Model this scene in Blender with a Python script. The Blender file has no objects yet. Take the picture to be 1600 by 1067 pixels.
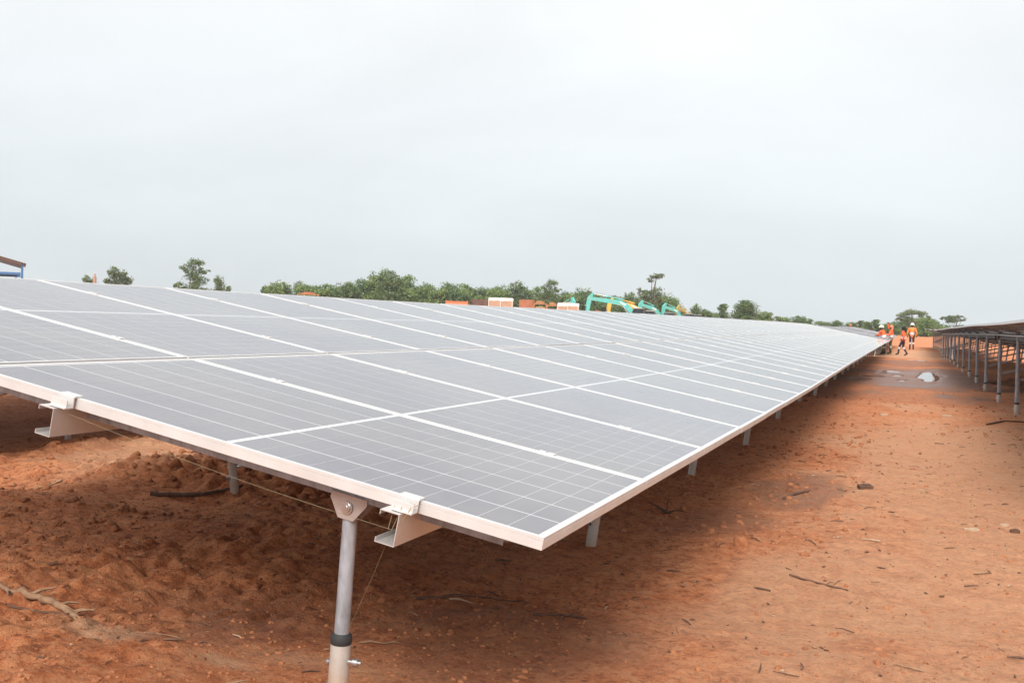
import bpy, math, random
import numpy as np
from mathutils import Vector, Matrix
random.seed(11)
rng = np.random.default_rng(11)
R = math.radians
SC = bpy.context.scene
COL = SC.collection

# ------------------------------------------------------------------ camera
# world: the panel row runs along +Y, X to the right of the row, Z up, the camera stands over the origin
CAM_H = 1.144
FPX, YAW, ROLL = 1634.88, 0.3622, R(2.0)
def rotm(ax, a): return Matrix.Rotation(a, 3, ax)
_d = ((533.5 - 513.0) - math.tan(ROLL) * (800 - 1425)) * math.cos(ROLL)
_pitch = -math.atan(_d / FPX)
_Rc = rotm('Z', YAW) @ rotm('X', _pitch) @ rotm('Y', -ROLL)
cam_data = bpy.data.cameras.new('camera')
cam = bpy.data.objects.new('camera', cam_data); COL.objects.link(cam)
cx, cy, cz = _Rc @ Vector((1, 0, 0)), _Rc @ Vector((0, 0, 1)), _Rc @ Vector((0, -1, 0))
M = Matrix((cx, cy, cz)).transposed().to_4x4(); M.translation = (0, 0, CAM_H)
cam.matrix_world = M
cam_data.sensor_width = 36; cam_data.lens = FPX / 1600 * 36
cam_data.clip_start = 0.05; cam_data.clip_end = 4000
SC.camera = cam

# ------------------------------------------------------------------ sky, sun, exposure
SUN_EL, SUN_AZ = R(38), R(172)      # azimuth measured from +Y clockwise (sun behind the camera, a little to the left)
world = bpy.data.worlds.new('World'); SC.world = world; world.use_nodes = True
nt = world.node_tree; nt.nodes.clear()
def wn(t, **k):
    n = nt.nodes.new(t)
    for a, b in k.items(): setattr(n, a, b)
    return n
out = wn('ShaderNodeOutputWorld'); bg = wn('ShaderNodeBackground')
sky = wn('ShaderNodeTexSky'); sky.sky_type = 'NISHITA'; sky.sun_disc = False
sky.sun_elevation = SUN_EL; sky.sun_rotation = SUN_AZ
tc = wn('ShaderNodeTexCoord'); sep = wn('ShaderNodeSeparateXYZ')
nt.links.new(tc.outputs['Generated'], sep.inputs[0])
ramp = wn('ShaderNodeValToRGB')            # overcast: dimmer at the horizon, bright overhead
els = ramp.color_ramp.elements
els[0].position = 0.0; els[0].color = (.450, .484, .502, 1)
els[1].position = 1.0; els[1].color = (.76, .76, .755, 1)
for p, c in ((.07, (.463, .495, .512)), (.17, (.500, .525, .538)), (.30, (.575, .592, .598)), (.6, (.70, .705, .705))):
    e = els.new(p); e.color = (*c, 1)
nt.links.new(sep.outputs['Z'], ramp.inputs[0])
mp = wn('ShaderNodeMapping'); mp.inputs['Scale'].default_value = (1.0, 1.0, 3.2)
nt.links.new(tc.outputs['Generated'], mp.inputs[0])
n1 = wn('ShaderNodeTexNoise'); n1.inputs['Scale'].default_value = 1.7; n1.inputs['Detail'].default_value = 5; n1.inputs['Roughness'].default_value = .5
n1.inputs['Distortion'].default_value = .4
nt.links.new(mp.outputs[0], n1.inputs['Vector'])
mr = wn('ShaderNodeMapRange'); mr.inputs[1].default_value = .3; mr.inputs[2].default_value = .7; mr.inputs[3].default_value = .90; mr.inputs[4].default_value = 1.10
nt.links.new(n1.outputs['Fac'], mr.inputs[0])
mul = wn('ShaderNodeMix', data_type='RGBA', blend_type='MULTIPLY'); mul.inputs[0].default_value = 1
nt.links.new(ramp.outputs[0], mul.inputs[6]); nt.links.new(mr.outputs[0], mul.inputs[7])
sc_cloud = wn('ShaderNodeVectorMath', operation='SCALE'); sc_cloud.inputs['Scale'].default_value = 1.52 / .1
nt.links.new(mul.outputs[2], sc_cloud.inputs[0])
mixs = wn('ShaderNodeMix', data_type='RGBA'); mixs.inputs[0].default_value = .96
nt.links.new(sky.outputs[0], mixs.inputs[6]); nt.links.new(sc_cloud.outputs[0], mixs.inputs[7])
nt.links.new(mixs.outputs[2], bg.inputs[0]); bg.inputs[1].default_value = .1
nt.links.new(bg.outputs[0], out.inputs[0])

sun_d = bpy.data.lights.new('sun', 'SUN'); sun_d.energy = 3.3; sun_d.angle = R(28); sun_d.color = (1, .96, .9)
sun = bpy.data.objects.new('sun', sun_d); COL.objects.link(sun)
sdir = Vector((math.sin(SUN_AZ) * math.cos(SUN_EL), math.cos(SUN_AZ) * math.cos(SUN_EL), math.sin(SUN_EL)))
sun.rotation_euler = sdir.to_track_quat('Z', 'Y').to_euler()
SC.view_settings.view_transform = 'Standard'; SC.view_settings.look = 'None'
SC.view_settings.exposure = 0.18; SC.view_settings.gamma = 1; SC.view_settings.use_curve_mapping = False
SC.render.engine = 'CYCLES'
SC.cycles.max_bounces = 6; SC.cycles.transparent_max_bounces = 8

# ------------------------------------------------------------------ helpers
class MB:
    """collects faces, builds one mesh"""
    def __init__(s): s.v = []; s.f = []; s.m = []; s.sm = []
    def add(s, vs, fs, mat=0, smooth=False):
        o = len(s.v); s.v += [tuple(p) for p in vs]
        for f in fs: s.f.append(tuple(i + o for i in f)); s.m.append(mat); s.sm.append(smooth)
    def box(s, c, size, rot=None, mat=0):
        c = Vector(c); hx, hy, hz = size[0] / 2, size[1] / 2, size[2] / 2
        vs = [Vector((x, y, z)) for x in (-hx, hx) for y in (-hy, hy) for z in (-hz, hz)]
        if rot is not None: vs = [rot @ p for p in vs]
        s.add([p + c for p in vs], [(0, 1, 3, 2), (4, 6, 7, 5), (0, 4, 5, 1), (2, 3, 7, 6), (0, 2, 6, 4), (1, 5, 7, 3)], mat)
    def bar(s, a, b, w, h, mat=0, up=(0, 0, 1)):
        a, b = Vector(a), Vector(b); z = (b - a); L = z.length; z.normalize()
        x = z.cross(Vector(up))
        if x.length < 1e-4: x = Vector((1, 0, 0))
        x.normalize(); y = x.cross(z)
        s.box((a + b) / 2, (w, L, h), Matrix((x, z, y)).transposed(), mat)
    def tube(s, pts, rs, n=12, mat=0, cap=True, smooth=True):
        pts = [Vector(p) for p in pts]
        if not hasattr(rs, '__len__'): rs = [rs] * len(pts)
        vs = []; fs = []; px = None
        for i, p in enumerate(pts):
            d = (pts[min(i + 1, len(pts) - 1)] - pts[max(i - 1, 0)])
            if d.length < 1e-6: d = Vector((0, 0, 1))
            d.normalize()
            if px is None:
                px = d.cross(Vector((0, 0, 1)))
                if px.length < 1e-3: px = Vector((1, 0, 0))
            px = (px - d * px.dot(d)).normalized(); py = d.cross(px)
            for k in range(n):
                a = 2 * math.pi * k / n
                vs.append(p + (px * math.cos(a) + py * math.sin(a)) * rs[i])
        for i in range(len(pts) - 1):
            for k in range(n):
                k2 = (k + 1) % n
                fs.append((i * n + k, i * n + k2, (i + 1) * n + k2, (i + 1) * n + k))
        s.add(vs, fs, mat, smooth)
        if cap:
            o = (len(pts) - 1) * n
            s.add([vs[k] for k in range(n)], [tuple(range(n))[::-1]], mat)
            s.add([vs[o + k] for k in range(n)], [tuple(range(n))], mat)
    def prism(s, poly, axis_from, axis_to, mat=0):
        """poly: list of 3D points (planar); extruded from +axis_from to +axis_to vectors"""
        n = len(poly); a, b = Vector(axis_from), Vector(axis_to)
        vs = [Vector(p) + a for p in poly] + [Vector(p) + b for p in poly]
        fs = [tuple(range(n))[::-1], tuple(range(n, 2 * n))] + [(i, (i + 1) % n, n + (i + 1) % n, n + i) for i in range(n)]
        s.add(vs, fs, mat)
    def sweep(s, prof, frames, mat=0, closed=False, caps=True):
        """prof: 2D closed polygon, frames: list of (origin, ax, ay)"""
        n = len(prof); vs = []; fs = []
        for o, ax, ay in frames: vs += [o + ax * p[0] + ay * p[1] for p in prof]
        m = len(frames)
        for i in range(m if closed else m - 1):
            j = (i + 1) % m
            for k in range(n):
                k2 = (k + 1) % n
                fs.append((i * n + k, i * n + k2, j * n + k2, j * n + k))
        s.add(vs, fs, mat)
        if caps and not closed:
            s.add(vs[:n], [tuple(range(n))[::-1]], mat); s.add(vs[-n:], [tuple(range(n))], mat)
    def mesh(s, name, mats):
        me = bpy.data.meshes.new(name); me.from_pydata(s.v, [], s.f); me.update()
        for m in (mats if isinstance(mats, (list, tuple)) else [mats]): me.materials.append(m)
        me.polygons.foreach_set('material_index', s.m); me.polygons.foreach_set('use_smooth', s.sm)
        return me
    def build(s, name, mats, parent=None, mat4=None): return link(name, s.mesh(name, mats), parent, mat4)
def link(name, me, parent=None, mat4=None):
    o = bpy.data.objects.new(name, me); COL.objects.link(o)
    if parent is not None: o.parent = parent
    if mat4 is not None: o.matrix_basis = mat4
    return o
def empty(name, loc, rz=0.0):
    o = bpy.data.objects.new(name, None); COL.objects.link(o); o.location = loc; o.rotation_euler = (0, 0, rz); o.empty_display_size = .2
    return o
def tag(o, label=None, cat=None, group=None, kind=None):
    if label: o['label'] = label
    if cat: o['category'] = cat
    if group: o['group'] = group
    if kind: o['kind'] = kind
    return o
def T(*p): return Matrix.Translation(Vector(p))

# ------------------------------------------------------------------ materials
class Mat:
    def __init__(s, name):
        s.m = bpy.data.materials.new(name); s.m.use_nodes = True; s.nt = s.m.node_tree
        s.b = s.nt.nodes['Principled BSDF']
    def n(s, t, **k):
        x = s.nt.nodes.new(t)
        for a, b in k.items(): setattr(x, a, b)
        return x
    def l(s, a, b): s.nt.links.new(a, b)
    def noise(s, scale, detail=4, rough=.55, coord='Object', vec=None, stretch=None):
        if vec is None:
            t = s.n('ShaderNodeTexCoord'); vec = t.outputs[coord]
        if stretch:
            m = s.n('ShaderNodeMapping'); m.inputs['Scale'].default_value = stretch; s.l(vec, m.inputs[0]); vec = m.outputs[0]
        x = s.n('ShaderNodeTexNoise'); x.inputs['Scale'].default_value = scale; x.inputs['Detail'].default_value = detail; x.inputs['Roughness'].default_value = rough
        s.l(vec, x.inputs['Vector']); return x.outputs['Fac']
    def ramp(s, fac, stops):
        r = s.n('ShaderNodeValToRGB'); e = r.color_ramp.elements
        e[0].position, e[0].color = stops[0][0], (*stops[0][1], 1); e[1].position, e[1].color = stops[-1][0], (*stops[-1][1], 1)
        for p, c in stops[1:-1]: q = e.new(p); q.color = (*c, 1)
        s.l(fac, r.inputs[0]); return r.outputs[0]
    def mix(s, fac, a, b, mode='MIX'):
        x = s.n('ShaderNodeMix', data_type='RGBA', blend_type=mode)
        for i, q in ((0, fac), (6, a), (7, b)):
            if isinstance(q, (int, float)): x.inputs[i].default_value = q
            elif isinstance(q, tuple): x.inputs[i].default_value = (*q, 1)
            else: s.l(q, x.inputs[i])
        return x.outputs[2]
    def math(s, op, a, b=0.0):
        x = s.n('ShaderNodeMath', operation=op)
        for i, q in ((0, a), (1, b)):
            if isinstance(q, (int, float)): x.inputs[i].default_value = q
            else: s.l(q, x.inputs[i])
        return x.outputs[0]
    def bump(s, h, strength=.3, dist=.01, prev=None):
        x = s.n('ShaderNodeBump'); x.inputs['Strength'].default_value = strength; x.inputs['Distance'].default_value = dist
        s.l(h, x.inputs['Height'])
        if prev is not None: s.l(prev, x.inputs['Normal'])
        s.l(x.outputs[0], s.b.inputs['Normal']); return x.outputs[0]
    def set(s, **k):
        for a, v in k.items():
            i = s.b.inputs[a.replace('_', ' ')]
            if hasattr(v, 'is_linked') or hasattr(v, 'links'): s.l(v, i)
            else: i.default_value = (*v, 1) if isinstance(v, tuple) and len(v) == 3 else v
        return s
def metal(name, col, rough, met=.9, var=.12, scale=18, stretch=None, bump=.0):
    m = Mat(name); f = m.noise(scale, 5, .6, stretch=stretch)
    a = tuple(max(0, c * (1 - var)) for c in col); b = tuple(min(1, c * (1 + var)) for c in col)
    m.set(Base_Color=m.ramp(f, [(.3, a), (.7, b)]), Metallic=met)
    r = m.n('ShaderNodeMapRange'); r.inputs[3].default_value = rough - .08; r.inputs[4].default_value = rough + .1; m.l(f, r.inputs[0]); m.l(r.outputs[0], m.b.inputs['Roughness'])
    if bump: m.bump(f, bump, .002)
    return m.m
def paint(name, col, rough=.5, var=.15, scale=6, dirt=None, dirt_amt=.5):
    m = Mat(name); f = m.noise(scale, 5, .6)
    a = tuple(c * (1 - var) for c in col); b = tuple(min(1, c * (1 + var)) for c in col)
    c = m.ramp(f, [(.3, a), (.7, b)])
    if dirt:
        g = m.noise(scale * .45, 6, .65); r = m.ramp(g, [(.48, (0, 0, 0)), (.68, (dirt_amt,) * 3)])
        c = m.mix(r, c, dirt)
    m.set(Base_Color=c, Roughness=rough); return m.m

def mat_alu():
    m = Mat('aluminium_frame'); f = m.noise(9, 5, .6); g = m.noise(60, 3, .6)
    c = m.ramp(f, [(.3, (.64, .635, .63)), (.7, (.74, .735, .73))])
    dust = m.ramp(m.noise(2.7, 6, .7), [(.5, (0, 0, 0)), (.75, (.38, .38, .38))])
    c = m.mix(dust, c, (.62, .49, .41))
    m.set(Base_Color=c, Metallic=.35, Roughness=.42); m.bump(g, .04, .001); return m.m
ALU = mat_alu()
GALV = metal('galvanised_steel', (.33, .36, .40), .45, .3, .32, 42, (1, 1, .3), .12)
def mat_screw():
    m = Mat('stained_galvanised_steel'); f = m.noise(14, 6, .65); c = m.ramp(f, [(.3, (.50, .49, .46)), (.7, (.62, .60, .56))])
    s = m.ramp(m.noise(6, 6, .7), [(.42, (0, 0, 0)), (.62, (.75, .75, .75))])
    m.set(Base_Color=m.mix(s, c, (.52, .36, .22)), Metallic=.45, Roughness=.5); m.bump(f, .15, .002); return m.m
SCREW = mat_screw()
PURL = metal('purlin_steel', (.62, .60, .585), .40, .55, .07, 5, None, .03)
BRKT = metal('bracket_steel', (.46, .42, .40), .45, .6, .12, 20)
BOLT = metal('bolt_steel', (.55, .56, .57), .32, .9, .12, 60)
RUBBER = paint('black_rubber', (.025, .025, .027), .7)
STRING = paint('yellow_string', (.26, .22, .13), .8)

def mat_cell():
    m = Mat('solar_cell'); oi = m.n('ShaderNodeObjectInfo'); geo = m.n('ShaderNodeNewGeometry')
    f = m.noise(3.1, 4, .6, vec=geo.outputs['Position']); g = m.noise(.9, 5, .65, vec=geo.outputs['Position'])
    c = m.ramp(f, [(.34, (.076, .067, .096)), (.66, (.110, .097, .124))])
    dust = m.ramp(g, [(.40, (0, 0, 0)), (.66, (.62, .62, .62))])
    c = m.mix(dust, c, (.175, .158, .150))
    sp = m.ramp(m.noise(95, 3, .7, vec=geo.outputs['Position']), [(.70, (0, 0, 0)), (.8, (.30, .30, .30))])
    c = m.mix(sp, c, (.30, .27, .24))
    m.set(Base_Color=c, Roughness=.5, Coat_Weight=1.0, Coat_Roughness=.06, Coat_IOR=1.5)
    m.b.inputs['Specular IOR Level'].default_value = .2
    return m.m
CELL = mat_cell()
def mat_lam(name, grid):
    m = Mat(name); geo = m.n('ShaderNodeNewGeometry')
    white = (.70, .70, .71); back = (.60, .59, .58)
    c = m.mix(geo.outputs['Backfacing'], white, back) if False else None
    if grid:
        t = m.n('ShaderNodeTexCoord'); sx = m.n('ShaderNodeSeparateXYZ'); m.l(t.outputs['Object'], sx.inputs[0])
        def line(o, pitch, off, gap):
            a = m.math('SUBTRACT', o, off); a = m.math('DIVIDE', a, pitch); a = m.math('FRACT', a)
            return m.math('LESS_THAN', a, gap / pitch)
        l1 = line(sx.outputs['X'], .1605, .020, .006); l2 = line(sx.outputs['Y'], .0786, .0205, .002)
        mx = m.math('MAXIMUM', l1, l2)
        m.set(Base_Color=m.mix(mx, (.088, .083, .105), (.6, .6, .61)))
    else:
        f = m.noise(2.5, 4, .6, vec=geo.outputs['Position'])
        m.set(Base_Color=m.ramp(f, [(.3, (.64, .64, .645)), (.7, (.72, .715, .71))]))
    m.set(Roughness=.5, Coat_Weight=1.0, Coat_Roughness=.06); return m.m
LAM = mat_lam('laminate', False); LAMF = mat_lam('laminate_far', True)
BACK = paint('shade_brown_backsheet', (.19, .155, .135), .6, .1)  # white sheet; its underside shade and soil bounce are put into this brown

def mat_soil():
    m = Mat('red_soil'); geo = m.n('ShaderNodeNewGeometry'); P = geo.outputs['Position']
    wet = m.n('ShaderNodeAttribute'); wet.attribute_name = 'wet'; pale = m.n('ShaderNodeAttribute'); pale.attribute_name = 'pale'
    a = m.noise(.55, 6, .62, vec=P); b = m.noise(5.0, 7, .72, vec=P); c3 = m.noise(30, 6, .75, vec=P); d = m.noise(.06, 4, .6, vec=P)
    col = m.ramp(a, [(.36, (0.547, 0.159, 0.055)), (.5, (0.622, 0.212, 0.086)), (.64, (0.673, 0.266, 0.120))])
    col2 = m.ramp(b, [(.34, (0.343, 0.096, 0.035)), (.45, (0.596, 0.200, 0.079)), (.58, (0.694, 0.292, 0.138))])
    col = m.mix(.6, col, col2); e5 = m.noise(15, 6, .75, vec=P); col = m.mix(m.ramp(e5, [(.52, (0, 0, 0)), (.60, (.50, .50, .50))]), col, (0.305, 0.088, 0.033)); col = m.mix(m.ramp(e5, [(.40, (.55, .55, .55)), (.48, (0, 0, 0))]), col, (0.694, 0.319, 0.150))
    col = m.mix(m.ramp(d, [(.45, (0, 0, 0)), (.62, (.35, .35, .35))]), col, (0.583, 0.249, 0.119))
    sp = m.ramp(c3, [(.53, (0, 0, 0)), (.60, (.50, .50, .50))]); col = m.mix(sp, col, (0.242, 0.074, 0.032))
    lt = m.ramp(m.noise(48, 4, .7, vec=P), [(.56, (0, 0, 0)), (.66, (.5, .5, .5))]); col = m.mix(lt, col, (0.694, 0.393, 0.219))
    v = m.n('ShaderNodeTexVoronoi'); v.inputs['Scale'].default_value = 14; v.inputs['Randomness'].default_value = 1; m.l(P, v.inputs['Vector'])
    peb = m.ramp(v.outputs['Distance'], [(.10, (.8, .8, .8)), (.19, (0, 0, 0))]); peb = m.mix(1.0, peb, m.ramp(m.noise(2.2, 3, .6, vec=P), [(.47, (0, 0, 0)), (.56, (1, 1, 1))]), 'MULTIPLY')
    col = m.mix(peb, col, (0.197, 0.066, 0.029))
    # pale dried silt
    pf = m.math('MULTIPLY', pale.outputs['Fac'], m.math('ADD', .45, m.math('MULTIPLY', b, .9)))
    col = m.mix(pf, col, (0.622, 0.354, 0.212))
    # wet mud
    wf = m.math('MULTIPLY', wet.outputs['Fac'], m.math('ADD', .5, m.math('MULTIPLY', a, .9)))
    wc = m.n('ShaderNodeClamp'); m.l(wf, wc.inputs[0]); wf = wc.outputs[0]
    col = m.mix(wf, col, (0.168, 0.068, 0.037))
    m.set(Base_Color=col)
    rr = m.n('ShaderNodeMapRange'); rr.inputs[3].default_value = .95; rr.inputs[4].default_value = .28; m.l(wf, rr.inputs[0]); m.l(rr.outputs[0], m.b.inputs['Roughness'])
    m.b.inputs['Specular IOR Level'].default_value = .3
    h1 = m.bump(m.noise(8, 9, .75, vec=P), .75, .08)
    m.bump(m.noise(60, 5, .75, vec=P), .75, .014, h1)
    return m.m
SOIL = mat_soil()
def mat_clod():
    m = Mat('soil_clod'); geo = m.n('ShaderNodeNewGeometry'); P = geo.outputs['Position']
    f = m.noise(12, 6, .7, vec=P); m.set(Base_Color=m.ramp(f, [(.36, (0.238, 0.084, 0.036)), (.62, (0.421, 0.166, 0.071))]), Roughness=.95); m.bump(m.noise(60, 5, .7, vec=P), .5, .01); return m.m
CLOD = mat_clod()
def mat_water():
    m = Mat('muddy_water'); m.set(Base_Color=(.16, .10, .075), Roughness=.03, Specular_IOR_Level=.6); return m.m
WATER = mat_water()
def mat_wood(name, a, b):
    m = Mat(name); f = m.noise(30, 6, .7, stretch=(1, 1, 1)); m.set(Base_Color=m.ramp(f, [(.3, a), (.7, b)]), Roughness=.85); m.bump(f, .4, .004); return m.m
ROOT = mat_wood('dry_root', (.17, .085, .045), (.40, .24, .14)); TWIG = mat_wood('dark_twig', (.065, .034, .022), (.18, .095, .058)); PALEW = mat_wood('pale_wood', (.36, .24, .15), (.54, .40, .28))
BARK = mat_wood('bark', (.085, .068, .052), (.19, .155, .12))

# ------------------------------------------------------------------ ground
_perm = rng.random((8, 512, 512))
def vnoise(x, y, k=0):
    xi = np.floor(x).astype(np.int64); yi = np.floor(y).astype(np.int64); fx = x - xi; fy = y - yi
    fx = fx * fx * fx * (fx * (fx * 6 - 15) + 10); fy = fy * fy * fy * (fy * (fy * 6 - 15) + 10)
    g = _perm[k % 8]; a = g[xi % 512, yi % 512]; b = g[(xi + 1) % 512, yi % 512]; c = g[xi % 512, (yi + 1) % 512]; d = g[(xi + 1) % 512, (yi + 1) % 512]
    return (a + (b - a) * fx) * (1 - fy) + (c + (d - c) * fx) * fy - .5
def sstep(a, b, x): t = np.clip((x - a) / (b - a), 0, 1); return t * t * (3 - 2 * t)
PUDDLES = [(.50, 27.4, .22, 2.8, 0.4), (-.38, 29.6, .30, .7, 1.1), (-.8, 26.2, .26, .6, 2.3), (-.2, 27.0, .12, .5, 4.0), (-.95, 24.2, .2, .4, 1.7), (-.1, 24.6, .10, .35, 2.9), (-.62, 28.0, .10, .4, 3.6), (2.5, 25.6, .6, 1.5, 5.2), (3.6, 23.5, .8, 1.0, .9), (.25, 42.3, .35, .8, 2.0)]
PZ = -.045
def base_height(x, y):
    z = np.interp(y, [0, 30, 41, 50, 60, 64, 69, 77, 95, 160, 400], [0, 0, -.01, -.18, -.40, -.43, -.27, -.28, -.42, -.5, -.5])
    return z
def height(x, y, sp):
    x = np.asarray(x, float); y = np.asarray(y, float)
    z = base_height(x, y)
    left = sstep(-1.2, -3.4, x)                       # rough dug-over soil under and behind the row, trodden track on the right
    far = sstep(14, 40, y)
    w = lambda wl: np.clip(wl / (sp * 3.0) - .35, 0, 1)
    dry = 1 - .85 * sstep(3.2, 1.8, np.abs(x - .1)) * sstep(18, 21, y) * sstep(36, 32, y)
    w0 = w; w = lambda wl: w0(wl) * dry
    z = z + .09 * vnoise(x / 3.1, y / 3.1, 0) * w(3.1) + .05 * vnoise(x / 1.1 + 7, y / 1.1, 1) * w(1.1)
    rough = .30 + .80 * left
    ridge = 1 - 2 * np.abs(vnoise(x / .62 + 3, y / .8 + 9, 2))
    z = z + rough * .028 * (ridge - .5) * w(.6) + rough * .030 * vnoise(x / .27, y / .27 + 31, 3) * w(.27)
    patch = np.clip(vnoise(x / .9 + 5, y / .9, 6) * 2.2 + .45, 0, 1)
    cl = np.clip(vnoise(x / .15 + 11, y / .15, 4) - .02, 0, 1)
    z = z + (.10 + left) * patch * .09 * cl * w(.13)
    b1 = np.abs(vnoise(x / .11, y / .11 + 3, 5)); b2 = np.abs(vnoise(x / .075 + 9, y / .075, 7))
    z = z + (.35 + .9 * left) * (.35 + patch) * (.052 * b1 + .048 * b2) * w(.075) + (.3 + .8 * left) * (.3 + patch) * .045 * np.abs(vnoise(x / .045 + 2, y / .045 + 8, 0)) * w(.06)
    # banked furrow left of the rear posts
    q = (x + 4.35 + .25 * vnoise(y / 1.3, y * 0 + 2.2, 6)) / .42
    z = z + .11 * np.exp(-q * q) * sstep(3.2, 4.4, y) * w(.6) * .75 * (.5 + vnoise(x / .4, y / .4, 7) + .5)
    for px, py, rx, ry, ph in PUDDLES:
        d = np.sqrt(((x - px) / rx) ** 2 + ((y - py) / ry) ** 2) * (1 + .7 * vnoise(x / .3 + ph * 5, y / .6 + ph, 6))
        z = z - .11 * sstep(1.35, .5, d) * 1.0
    return z
def axis(lo, hi, a, b, step, growth, cap=40.0):
    c = list(np.arange(a, b + 1e-6, step)); s = step
    while c[-1] < hi: s = min(s * growth, cap); c.append(c[-1] + s)
    L = []; s = step; p = a
    while p > lo: s = min(s * growth, cap); p -= s; L.append(p)
    return np.array(L[::-1] + c)
GX = axis(-1500, 1500, -6.0, 2.2, .018, 1.055); GY = axis(-60, 2200, 2.2, 9.0, .018, 1.045)
_y = [9.0]; _s = .018
while _y[-1] < 2200: _s = min(_s * 1.04, .17 if _y[-1] < 34 else 40.0); _y.append(_y[-1] + _s)
GY = np.concatenate([GY[GY < 8.995], np.array(_y)])
def make_ground():
    sx = np.gradient(GX); sy = np.gradient(GY)
    X, Y = np.meshgrid(GX, GY, indexing='ij'); SPc = np.maximum(sx[:, None], sy[None, :] * .7)
    Z = height(X, Y, SPc)
    nx, ny = X.shape; co = np.stack([X, Y, Z], -1).reshape(-1, 3)
    idx = np.arange(nx * ny).reshape(nx, ny)
    q = np.stack([idx[:-1, :-1], idx[1:, :-1], idx[1:, 1:], idx[:-1, 1:]], -1).reshape(-1, 4)
    me = bpy.data.meshes.new('ground'); nf = len(q)
    me.vertices.add(len(co)); me.vertices.foreach_set('co', co.astype(np.float32).ravel())
    me.loops.add(nf * 4); me.loops.foreach_set('vertex_index', q.astype(np.int32).ravel())
    me.polygons.add(nf); me.polygons.foreach_set('loop_start', np.arange(0, nf * 4, 4, dtype=np.int32)); me.polygons.foreach_set('loop_total', np.full(nf, 4, np.int32))
    me.polygons.foreach_set('use_smooth', np.ones(nf, bool))
    me.update(calc_edges=True)
    wet = np.zeros_like(X)
    n = vnoise(X / .9, Y / 1.6, 1) * .8 + vnoise(X / .3, Y / .5, 2) * .5
    def spot(cx, cy, rx, ry, amt, e=.6):
        d = np.sqrt(((X - cx) / rx) ** 2 + ((Y - cy) / ry) ** 2) + n * e
        return amt * sstep(1.15, .55, d)
    wet = np.maximum.reduce([spot(.3, 26.5, 2.6, 7.5, .95), spot(3.6, 25, 2.6, 6, .9), spot(-3, 24, 3, 8, .8), spot(-.62, 7.4, .30, 1.0, .55, 1.1), spot(-.95, 5.9, .35, .8, .4, 1.0), spot(.2, 37, 2.4, 4.5, .6), spot(.3, 19, 1.6, 1.4, .3),
                             spot(-2.1, 3.1, .9, .5, .55, 1.0), spot(-1.4, 3.3, .6, .6, .45, 1.0)])
    pale = np.maximum.reduce([spot(.7, 8, 1.5, 9, .62, .9), spot(-.45, 4.6, .55, 1.1, .6, 1.0), spot(.2, 60, 3.5, 16, .85, .5), spot(-2.4, 2.75, .28, .13, .9, 1.2), spot(-1.95, 2.72, .3, .12, .8, 1.2), spot(-1.75, 2.85, .5, .2, .5, 1.2), spot(-5.2, 7.2, .9, 1.6, .7, 1.0), spot(-4.7, 5.6, .6, .6, .5, 1.0), spot(7, 35, 5, 18, .8, .6)])
    for nm, arr in (('wet', wet), ('pale', pale)):
        at = me.attributes.new(nm, 'FLOAT', 'POINT'); at.data.foreach_set('value', arr.astype(np.float32).ravel())
    me.materials.append(SOIL)
    return tag(link('ground', me), 'bare red laterite soil, lumpy under the panels and trodden smooth on the right', kind='structure')
make_ground()
def gz(x, y): return float(height(np.array([x]), np.array([y]), .018 if -7 < x < 3 and 1 < y < 14 else .3)[0])
for i, (px, py, rx, ry, ph) in enumerate(PUDDLES):
    n = 40; an = np.arange(n) * 2 * math.pi / n
    hx, hy = px + rx * 2.3 * np.cos(an), py + ry * 2.0 * np.sin(an)
    zw = float(np.percentile(height(hx, hy, np.full(n, .3)), 50)) - .022
    mb = MB(); pts = [(px + rx * 1.55 * math.cos(a), py + ry * 1.4 * math.sin(a), zw) for a in an]
    mb.add(pts + [(px, py, zw)], [(k, (k + 1) % n, n) for k in range(n)])
    o = mb.build('puddle', WATER); tag(o, 'muddy rain puddle lying on the red track', kind='structure')

# ------------------------------------------------------------------ solar tables
TILT = .1717; CT, ST = math.cos(TILT), math.sin(TILT)
WP, LP, WM, LM = 1.012, 1.8108, 1.003, 1.787       # pitch and size of a module
LOWZ = .6365
EV = Vector((-CT, 0, ST)); NV = Vector((ST, 0, CT))
PU, PV, CU, CV, MU, MV, MID = .1605, .0786, .1545, .0770, .0200, .0205, .017
def cell_origin(i, j): return MU + .003 + i * PU, MV + .0008 + j * PV + (MID if j >= 11 else 0)
def frame_mesh():
    mb = MB()
    prof = [(0, 0), (0, -.0075), (.0016, -.0085), (0, -.0095), (0, -.030), (.024, -.030), (.024, -.0282), (.0018, -.0282), (.0018, -.0065), (.0105, -.0065), (.0105, -.0005), (.0098, 0)]
    z = Vector((0, 0, 1)); s2 = 1
    fr = [(Vector((0, 0, 0)), Vector((1, 1, 0)), z), (Vector((WM, 0, 0)), Vector((-1, 1, 0)), z), (Vector((WM, LM, 0)), Vector((-1, -1, 0)), z), (Vector((0, LM, 0)), Vector((1, -1, 0)), z)]
    n = len(prof); m = 4
    mb.sweep([(p[0], p[1]) for p in prof], fr, 0, closed=True)
    mb.f = [f[::-1] for f in mb.f]
    return mb
FRAME_ME = frame_mesh().mesh('frame', ALU)
def lam_box(mb, m0, m1, z1=-.0022):
    a, b = .0015, .0058
    vs = [(x, y, z) for x in (a, WM - a) for y in (a, LM - a) for z in (-b, z1)]
    mb.add(vs, [(1, 5, 7, 3)], m0); mb.add(vs, [(0, 2, 6, 4), (0, 1, 3, 2), (4, 6, 7, 5), (0, 4, 5, 1), (2, 3, 7, 6)], m1)
    mb.box((WM / 2, LM * .5, -.0135), (.11, .06, .012), mat=m1)      # junction box underneath
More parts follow.
